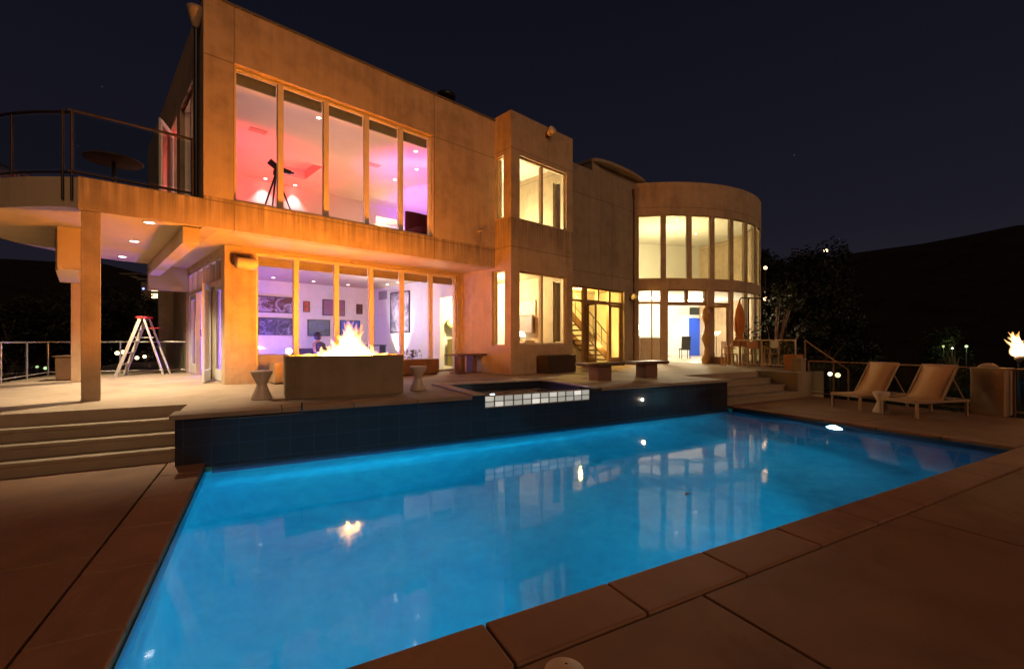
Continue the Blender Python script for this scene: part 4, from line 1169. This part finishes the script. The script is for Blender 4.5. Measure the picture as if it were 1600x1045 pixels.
# sun loungers
def lounger(loc, rz, label, first=[None]):
    if first[0] is not None: return dup(first[0], loc, rz, label)
    t = thing('sun_lounger', label, 'sun lounger', loc, rz, 'sun loungers on the pool deck')
    LF = plain('lounger_frame', (.38, .25, .16), .5)
    W = .33; zs = .34; bp = .72                     # half width, seat height, hinge
    fr = MB()
    for y in (-W, W): fr.bar((0, y, zs-.02), (1.5, y, zs-.02), .035, .05)
    fr.bar((0, -W, zs-.02), (0, W, zs-.02), .035, .05).bar((1.5, -W, zs-.02), (1.5, W, zs-.02), .035, .05)
    fr.build('frame', LF, t, bevel=.006)
    for x in (.05, 1.42):
        for y in (-W, W): MB().bar((x, y, 0), (x, y, zs-.03), .04, .045).build('leg', LF, t)
    MB().grid([-.01+.06*k for k in range(13)], [-W+.01, W-.01], 0, .012, [], lambda u, w, q: (u, w, zs+.004+q-.02*sin(max(0, u)/.72*pi))).build('seat', M['tan_fabric'], t, smooth=True)
    a = radians(57); L = .84
    bk = MB().grid([L*k/10 for k in range(11)], [-W+.01, W-.01], 0, .014, [], lambda u, w, q: (bp+u*cos(a)-q*sin(a)+.03*sin(u/L*pi), w, zs+u*sin(a)+q*cos(a))).build('backrest', M['tan_fabric'], t, smooth=True)
    mb = MB()
    for y in (-W, W): mb.bar((bp, y, zs), (bp+L*cos(a), y, zs+L*sin(a)), .03, .035)
    mb.bar((bp+L*cos(a), -W, zs+L*sin(a)), (bp+L*cos(a), W, zs+L*sin(a)), .03, .035)
    mb.bar((bp+.3, -W, zs+.46), (1.35, -W, zs), .02).bar((bp+.3, W, zs+.46), (1.35, W, zs), .02)
    mb.build('back_frame', LF, bk)
    first[0] = t
    return t


lounger((7.62, 10.42, .004), radians(14), 'tan sling sun lounger with raised back, the one nearer the dim steps')
lounger((8.02, 9.45, .004), radians(14), 'tan sling sun lounger with raised back, the one nearer the torch pillar')

# dining set and folded parasol by the tower
um = thing('cantilever_parasol', 'folded orange cantilever parasol hanging from a black arm by the round tower', 'parasol', (9.1, 17.5, ZT))
of = (9.1, 17.5, ZT)
MB().box(8.75, 9.45, 17.2, 17.8, ZT, ZT+.06).build('base_plate', M['black'], um, of, bevel=.01)
MB().tube([(9.1, 17.5, ZT+.05), (9.1, 17.5, 3.15)], .035).build('pole', M['black'], um, of)
MB().tube([(9.62, 17.5, 3.17), (8.72, 17.3, 3.17), (8.66, 17.28, 3.1), (8.65, 17.28, 2.98)], .026).build('arm', M['black'], um, of)
mb = MB()
prof = [(.02, 3.0), (.05, 2.95), (.12, 2.7), (.17, 2.3), (.16, 1.95), (.1, 1.75), (.16, 1.6), (.3, 1.34), (.27, 1.33)]
n = 32; vs = []; fs = []
for j, (r, z) in enumerate(prof):
    for k in range(n):
        an = 2*pi*k/n; rr_ = r*(1+.22*sin(an*8+j*.2)*(0 if j < 1 else 1)); vs.append((8.65+rr_*cos(an), 17.28+rr_*sin(an), z))
for j in range(len(prof)-1):
    for k in range(n): fs.append((j*n+k, j*n+(k+1) % n, (j+1)*n+(k+1) % n, (j+1)*n+k))
mb.add(vs, fs, True); mb.build('canopy', plain('orange_canvas', (.55, .2, .06), .8), um, of)
dt = thing('dining_table', 'wooden dining table under the folded orange parasol', 'table', (8.55, 16.6, ZT), radians(10))
OW_ = plain('orange_wood', (.5, .24, .09), .5, var=.15)
MB().box(-.55, .55, -.38, .38, .68, .72).build('tabletop', OW_, dt, bevel=.01)
for x in (-.48, .48):
    for y in (-.32, .32): MB().box(x-.03, x+.03, y-.03, y+.03, 0, .68).build('leg', OW_, dt)
def wchair(loc, rz, label, first=[None]):
    if first[0] is not None: return dup(first[0], loc, rz, label)
    t = thing('garden_chair', label, 'chair', loc, rz, 'wooden chairs round the dining table')
    MB().box(-.22, .22, -.22, .22, .42, .45).build('seat', OW_, t, bevel=.008)
    bk = MB().box(-.22, .22, .19, .215, .62, .88)
    bk.build('backrest', OW_, t, bevel=.006)
    for x in (-.2, .2):
        MB().box(x-.02, x+.02, .18, .22, 0, .88).build('rear_leg', OW_, t); MB().box(x-.02, x+.02, -.22, -.18, 0, .42).build('front_leg', OW_, t)
        MB().box(x-.022, x+.022, -.22, .18, .62, .645).build('arm', OW_, t)
    first[0] = t


wchair((7.75, 16.2, ZT), radians(80), 'wooden garden chair at the tower door end of the dining table')
wchair((8.4, 15.95, ZT), radians(175), 'wooden garden chair on the pool side of the dining table')
wchair((9.35, 16.5, ZT), radians(-80), 'wooden garden chair at the railing end of the dining table')
b = MB().grid([-.2, .2], [-.2, .2], 0, .48, [(-.16, .16, -.16, .16)], lambda u, w, t: (u*(.85+.3*t), w*(.85+.3*t), t)).box(-.14, .14, -.14, .14, .03, .4).build('planter_pot', plain('terracotta', (.48, .2, .07), .75), loc=(8.72, 14.1, ZT), rz=TH, bevel=.012)
tag(b, 'square terracotta planter pot on the terrace corner by the glass railing', 'planter')
# ================================================================== land, trees, far lights
def sil(az):                # skyline height as tan(elevation) for an azimuth tangent
    pts = [(-3, .14), (-1.2, .17), (-.9, .165), (-.75, .13), (-.5, .1), (0, .1), (.4, .13), (.55, .16), (.64, .165), (.75, .185), (.9, .205), (1.13, .242), (1.4, .25), (3, .25)]
    for (a, b), (c, d) in zip(pts, pts[1:]):
        if a <= az <= c: return b+(d-b)*(az-a)/(c-a)
    return .2


def land_z(x, y):
    r = sqrt(x*x+y*y)
    if y > 1 and abs(x/y) < 3: t = sil(x/y)
    else: t = .14
    D = 150.
    zt = 1.6+t*(max(y, 20.) if y > 1 else 60.)*D/max(r, D) if r > 1 else 0
    H = 1.6+t*D*((y/r) if r > 1 and y > .3*r else .5)
    f = max(0, min(1, (r-42)/(D-42))); f = f*f*(3-2*f)
    low = -3.6-2.2*max(0, min(1, (r-24)/25.))
    n = noise.noise(Vector((x*.03, y*.03, 0)))*1.3*f
    return low+(H-low)*f+n if r < D else H+n*min(1, D/r)


m = MB(); rings = [0, 12, 24, 32, 42, 52, 64, 78, 92, 106, 120, 134, 150, 175, 220, 320, 600, 1500, 4000]; N = 120
vs = []; fs = []
for r in rings:
    for k in range(N):
        a = 2*pi*k/N; x, y = r*sin(a), r*cos(a); vs.append((x, y, land_z(x, y) if r < 300 else land_z(x*150/r, y*150/r)-8))
for j in range(len(rings)-1):
    for k in range(N): fs.append((j*N+k, (j+1)*N+k, (j+1)*N+(k+1) % N, j*N+(k+1) % N))
m.add(vs, fs, True)
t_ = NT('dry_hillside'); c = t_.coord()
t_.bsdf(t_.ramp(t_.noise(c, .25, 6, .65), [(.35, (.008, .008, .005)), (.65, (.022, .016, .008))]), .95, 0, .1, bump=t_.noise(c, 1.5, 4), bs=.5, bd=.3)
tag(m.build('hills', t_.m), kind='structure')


def leaf_mat(name, a, b):
    t = NT(name); g = t.n('ShaderNodeNewGeometry').outputs['Random Per Island']
    t.bsdf(t.ramp(g, [(0, a), (1, b)]), .6, 0, .25); return t.m


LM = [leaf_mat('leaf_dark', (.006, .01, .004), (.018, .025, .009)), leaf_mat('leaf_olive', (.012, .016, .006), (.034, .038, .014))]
BARK = plain('bark', (.16, .09, .05), .9)


def tree(name, label, loc, H, R, blobs, nleaf, mat, trunk_r=.12, ls=.16, seed=0, group=None, lean=0., crown_low=.35):
    rnd = random.Random(seed)
    t = thing(name, label, 'tree', loc, 0, group)
    tb = MB(); top = Vector((lean*H, 0, H*.62))
    tb.tube([(0, 0, -.4), (lean*H*.3, .03, H*.25), top*.85, top], [trunk_r*1.25, trunk_r, trunk_r*.7, trunk_r*.35], 9)
    cr = MB(); cs = []
    for k in range(blobs):
        a = rnd.random()*6.28; f = crown_low+(1-crown_low)*rnd.random(); rr = R*(.25+.75*rnd.random()**.7)*(1-.55*abs(f-.6)/.6)
        c = Vector((lean*H*f+rr*cos(a), rr*sin(a), H*f)); cs.append((c, R*(.2+.24*rnd.random())))
        s = Vector((lean*H*.3, .0, H*.25)).lerp(top, min(1, max(0, (f-.25))*1.1))
        mid = s.lerp(c, .5)+Vector((0, 0, .06*H*rnd.random()))
        tb.tube([s, mid, c], [trunk_r*.42, trunk_r*.26, trunk_r*.1], 6)
    for k in range(nleaf):
        c, r = cs[rnd.randrange(len(cs))]
        d = Vector((rnd.gauss(0, 1), rnd.gauss(0, 1), rnd.gauss(0, .75))).normalized()*r*(rnd.random()**.45)
        p = c+d; u = Vector((rnd.gauss(0, 1), rnd.gauss(0, 1), rnd.gauss(-.3, .6))).normalized()*ls*(.6+.8*rnd.random())
        w = u.cross(Vector((rnd.gauss(0, 1), rnd.gauss(0, 1), rnd.gauss(0, 1)))).normalized()*u.length*.38
        cr.add([p-u, p+w, p+u, p-w], [(0, 1, 2, 3)])
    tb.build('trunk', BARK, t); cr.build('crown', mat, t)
    return t


def at(u, Y): return ((u-800)/710*Y, Y)
def gz(u, Y): x, y = at(u, Y); return (x, y, land_z(x, y))


G = 'trees on the dark slope beyond the terrace'
tree('young_tree', 'slender tree with an orange lit trunk just beyond the glass terrace railing', (10.6, 18.1, -3.2), 6.6, 1.5, 14, 900, LM[1], .1, .1, 3, lean=-.02, crown_low=.62)
for k, (u, Y, H, R, nl, bl, lab) in enumerate((
        (1202, 36, 13.2, 3.6, 2600, 26, 'dark bushy tree rising right beside the round tower'),
        (1250, 40, 14.6, 4.2, 3000, 30, 'tallest dark tree with a broad ragged crown next to the tower'),
        (1296, 44, 14.6, 2.6, 1500, 14, 'thin dark tree with a flat tufted crown at the foot of the ridge'),
        (1225, 30, 9.0, 3.0, 2000, 20, 'lower bushy tree behind the slender lit trunk'),
        (1282, 33, 8.2, 3.4, 2000, 22, 'lower dark tree above the sloping handrail'))):
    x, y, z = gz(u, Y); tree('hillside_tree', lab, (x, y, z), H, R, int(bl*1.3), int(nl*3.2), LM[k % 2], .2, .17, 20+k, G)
for k, (u, Y, H, R, lab) in enumerate(((20, 34, 9, 4.2, 'dark tree beyond the railing under the round balcony edge'), (95, 40, 10.5, 4.6, 'dark tree beyond the railing behind the tan bin'),
        (205, 46, 9.5, 4.6, 'dark tree beyond the railing behind the stepladder'))):
    x, y, z = gz(u, Y); tree('hillside_tree', lab, (x, y, z), H, R, 34, 6500, LM[k % 2], .25, .2, 40+k, G)
x, y, z = gz(1492, 40); tree('garden_tree', 'small garden tree lit green from below on the far slope', (x, y, z), 6.8, 2.2, 18, 2600, LM[1], .12, .13, 60)
x, y, z = gz(1531, 30); tree('garden_shrub', 'low garden shrub lit green behind the loungers', (x, y, z), 3.4, 1.6, 12, 700, LM[1], .08, .2, 61)
x, y, z = gz(1476, 190); tree('ridge_tree', 'tiny lone tree standing on the dark ridge line', (x, y, z+.0), 5, 2.4, 10, 300, LM[0], .3, .7, 62)


# far lights
def garden_lamp(u, v, Y, label, color, strength, r=.12, power=0, group='small lamps in the dark gardens', first={}):
    x, y = at(u, Y); z = 1.6+(530-v)/710*Y; g = land_z(x, y)
    t = thing('garden_lamp', label, 'lamp', (x, y, g), 0, group)
    hh = max(.4, z-g)
    MB().tube([(0, 0, -.2), (0, 0, hh-r*.9)], .035).build('post', M['black'], t)
    MB().lathe([(0, hh-r)]+[(r*cos(radians(a)), hh+r*sin(radians(a))) for a in range(-70, 80, 20)]+[(0, hh+r)], 14).build('globe', emit('garden_globe', color, strength), t)
    if power: lamp('garden_lamp_light', 'POINT', (x-.25, y-.3, z+.1), power, color, .1)


W = (1, .72, .36); GR = (.75, 1, .5)
garden_lamp(1297, 584, 24, 'warm lamp seen through the deck railing, the whiter of a close pair', (1, .85, .6), 7, .1, 12)
garden_lamp(1309, 586, 23, 'warm lamp seen through the deck railing, the yellower of a close pair', W, 3, .12)
garden_lamp(1290, 392, 120, 'street lamp shining at the top of the trees by the ridge', W, 9, .5, 3500)
garden_lamp(1196, 418.5, 25, 'orange lamp beside the tower edge, the upper of two', (1, .6, .25), 6, .09, 2)
garden_lamp(1196, 467, 24.6, 'orange lamp beside the tower edge, the lower of two', (1, .62, .28), 8, .09, 2.5)
garden_lamp(1488, 544, 38, 'white garden lamp under the green lit tree', GR, 5, .07, 40)
garden_lamp(1474, 541, 38, 'yellow green garden lamp at the side of the green lit tree', (.7, .8, .25), 1.2, .08, 30)
garden_lamp(1510, 541, 38, 'pale green garden lamp on the far side of the green lit tree', GR, 1.2, .11, 60)
garden_lamp(1528, 579, 28, 'bright green white lamp above the railing near the pillar', GR, 5, .1, 60)
garden_lamp(1527, 600, 26, 'small yellow green lamp behind the railing glass near the pillar', (.9, .95, .5), 4, .06)
garden_lamp(58, 573, 30, 'small greenish lamp behind the railing next to the tan bin', GR, 1.5, .08)
garden_lamp(71, 575, 30, 'brighter greenish lamp close beside the tan bin', GR, 2, .1)
for k, (u, v, c, s, r, lab) in enumerate(((183, 551.5, W, 8, .13, 'white lamp behind the railing just past the column'), (193, 550, W, 6, .14, 'yellow lamp behind the railing beside the ladder foot'),
        (214, 559, W, 7, .12, 'warm lamp seen between the ladder legs, the lower one'), (226, 557, W, 7, .11, 'warm lamp seen between the ladder legs, the upper one'))):
    garden_lamp(u, v, 32, lab, c, s, r)


def far_house(label, u, v, Y, w, h, wins, color, strength, rz=0.):
    x, y = at(u, Y); z = 1.6+(530-v)/710*Y
    t = thing('hillside_house', label, 'house', (x, y, z-h/2), rz, 'lit houses on the far hillside')
    g = land_z(x, y)-(z-h/2)
    MB().box(-w/2, w/2, 0, 7, min(g-2, -.5), h).build('wall', plain('far_wall', (.2, .17, .14), .9), t)
    MB().prism([(-w/2-.4, -.4), (w/2+.4, -.4), (w/2+.4, 7.4), (-w/2-.4, 7.4)], h, h+.35).build('roof', M['roof'], t)
    for (wx, wz, ww, wh) in wins:
        f = MB().wall_o(wx-ww/2-.1, wx+ww/2+.1, wz-wh/2-.1, wz+wh/2+.1, -.05, .02, [(wx-ww/2, wx+ww/2, wz-wh/2, wz+wh/2)]).build('window', M['frame_dark'], t)
        MB().box(wx-ww/2, wx+ww/2, -.02, -.005, wz-wh/2, wz+wh/2).build('pane', emit('lit_window', color, strength), f)


far_house('far hillside house with two orange lit windows above the ladder', 180, 443, 95, 9, 3.6, [(-1.0, 1.9, 1.3, 1.2), (1., 1.7, 1.2, 1.)], (1, .6, .22), 3.5)
far_house('far hillside house with a block of yellow lit windows beside the door wall', 256, 458, 80, 8, 4.4, [(-1.6, 2.9, 1.1, .7), (-1.6, 1.7, 1.1, .8), (.3, 2.9, 1., .6), (.9, 1.6, 1.6, .8)], (1, .75, .38), 4)
far_house('far low house with a row of yellow lit windows beyond the handrail', 1328, 551, 70, 9, 3.2, [(-1.4, 2., .9, .8), (1.6, 1.7, 1.2, .9), (.2, 1.6, .8, .5)], (1, .8, .35), 4)
garden_lamp(224, 451, 70, 'small blue lamp between the two far lit houses', (.2, .25, 1), 4, .16)

# ================================================================== night sky, camera
w = bpy.data.worlds.new('World'); SC.world = w; w.use_nodes = True
nt = w.node_tree; nt.nodes.clear()
out = nt.nodes.new('ShaderNodeOutputWorld'); bg = nt.nodes.new('ShaderNodeBackground')
sky = nt.nodes.new('ShaderNodeTexSky'); sky.sky_type = 'NISHITA'; sky.sun_disc = False
sky.sun_elevation = radians(-4.); sky.sun_rotation = radians(60)
tc = nt.nodes.new('ShaderNodeTexCoord'); sp_ = nt.nodes.new('ShaderNodeSeparateXYZ'); nt.links.new(tc.outputs['Generated'], sp_.inputs[0])
rp = nt.nodes.new('ShaderNodeValToRGB'); nt.links.new(sp_.outputs[2], rp.inputs[0])
e = rp.color_ramp.elements; e[0].position = 0.; e[0].color = (.0145, .012, .0195, 1); e[1].position = .7; e[1].color = (.0034, .0039, .0085, 1)
e.new(.22).color = (.0085, .0078, .0145, 1)
vo = nt.nodes.new('ShaderNodeTexVoronoi'); vo.inputs['Scale'].default_value = 26; nt.links.new(tc.outputs['Generated'], vo.inputs['Vector'])
st_ = nt.nodes.new('ShaderNodeMath'); st_.operation = 'LESS_THAN'; st_.inputs[1].default_value = .032; nt.links.new(vo.outputs['Distance'], st_.inputs[0])
sc_ = nt.nodes.new('ShaderNodeMath'); sc_.operation = 'MULTIPLY'; nt.links.new(st_.outputs[0], sc_.inputs[0])
pw_ = nt.nodes.new('ShaderNodeMath'); pw_.operation = 'POWER'; pw_.inputs[1].default_value = 6.; nt.links.new(vo.outputs['Color'], pw_.inputs[0]); nt.links.new(pw_.outputs[0], sc_.inputs[1])
ad = nt.nodes.new('ShaderNodeMix'); ad.data_type = 'RGBA'; ad.blend_type = 'ADD'; ad.inputs[0].default_value = 1.
cm = nt.nodes.new('ShaderNodeMix'); cm.data_type = 'RGBA'; nt.links.new(sc_.outputs[0], cm.inputs[0]); cm.inputs[6].default_value = (0, 0, 0, 1); cm.inputs[7].default_value = (.06, .08, .14, 1)
nt.links.new(rp.outputs[0], ad.inputs[6]); nt.links.new(cm.outputs[2], ad.inputs[7])
mu = nt.nodes.new('ShaderNodeMix'); mu.data_type = 'RGBA'; mu.blend_type = 'ADD'; mu.inputs[0].default_value = .02
nt.links.new(ad.outputs[2], mu.inputs[6]); nt.links.new(sky.outputs[0], mu.inputs[7])
nt.links.new(mu.outputs[2], bg.inputs[0]); bg.inputs[1].default_value = 1.; nt.links.new(bg.outputs[0], out.inputs[0])

lamp_d = bpy.data.lights.new('warm_fill_sun', 'SUN'); lamp_d.energy = .55; lamp_d.color = (1, .54, .29); lamp_d.angle = radians(25)  # weak warm sun added as fill, standing in for unseen night light
lo = bpy.data.objects.new('warm_fill_sun', lamp_d); COL.objects.link(lo); lo.location = (-3, -6, 12); lo.rotation_euler = (Vector((-.5, .84, -.5))).to_track_quat('-Z', 'Y').to_euler()

cam = bpy.data.cameras.new('camera'); co = bpy.data.objects.new('camera', cam); COL.objects.link(co)
co.location = (0, 0, 1.6); co.rotation_euler = (radians(90), 0, 0)
cam.sensor_width = 36; cam.lens = 710/1600*36; cam.shift_y = (530-522.5)/1600
cam.clip_start = .05; cam.clip_end = 9000
SC.camera = co
SC.view_settings.view_transform = 'Standard'; SC.view_settings.look = 'None'; SC.view_settings.exposure = 0.; SC.view_settings.gamma = 1.
cy = SC.cycles
cy.max_bounces = 8; cy.diffuse_bounces = 3; cy.glossy_bounces = 4; cy.transmission_bounces = 6; cy.transparent_max_bounces = 64
cy.caustics_reflective = False; cy.caustics_refractive = False
cy.sample_clamp_indirect = 3.; cy.sample_clamp_direct = 0.; cy.use_denoising = True
cy.use_light_tree = True
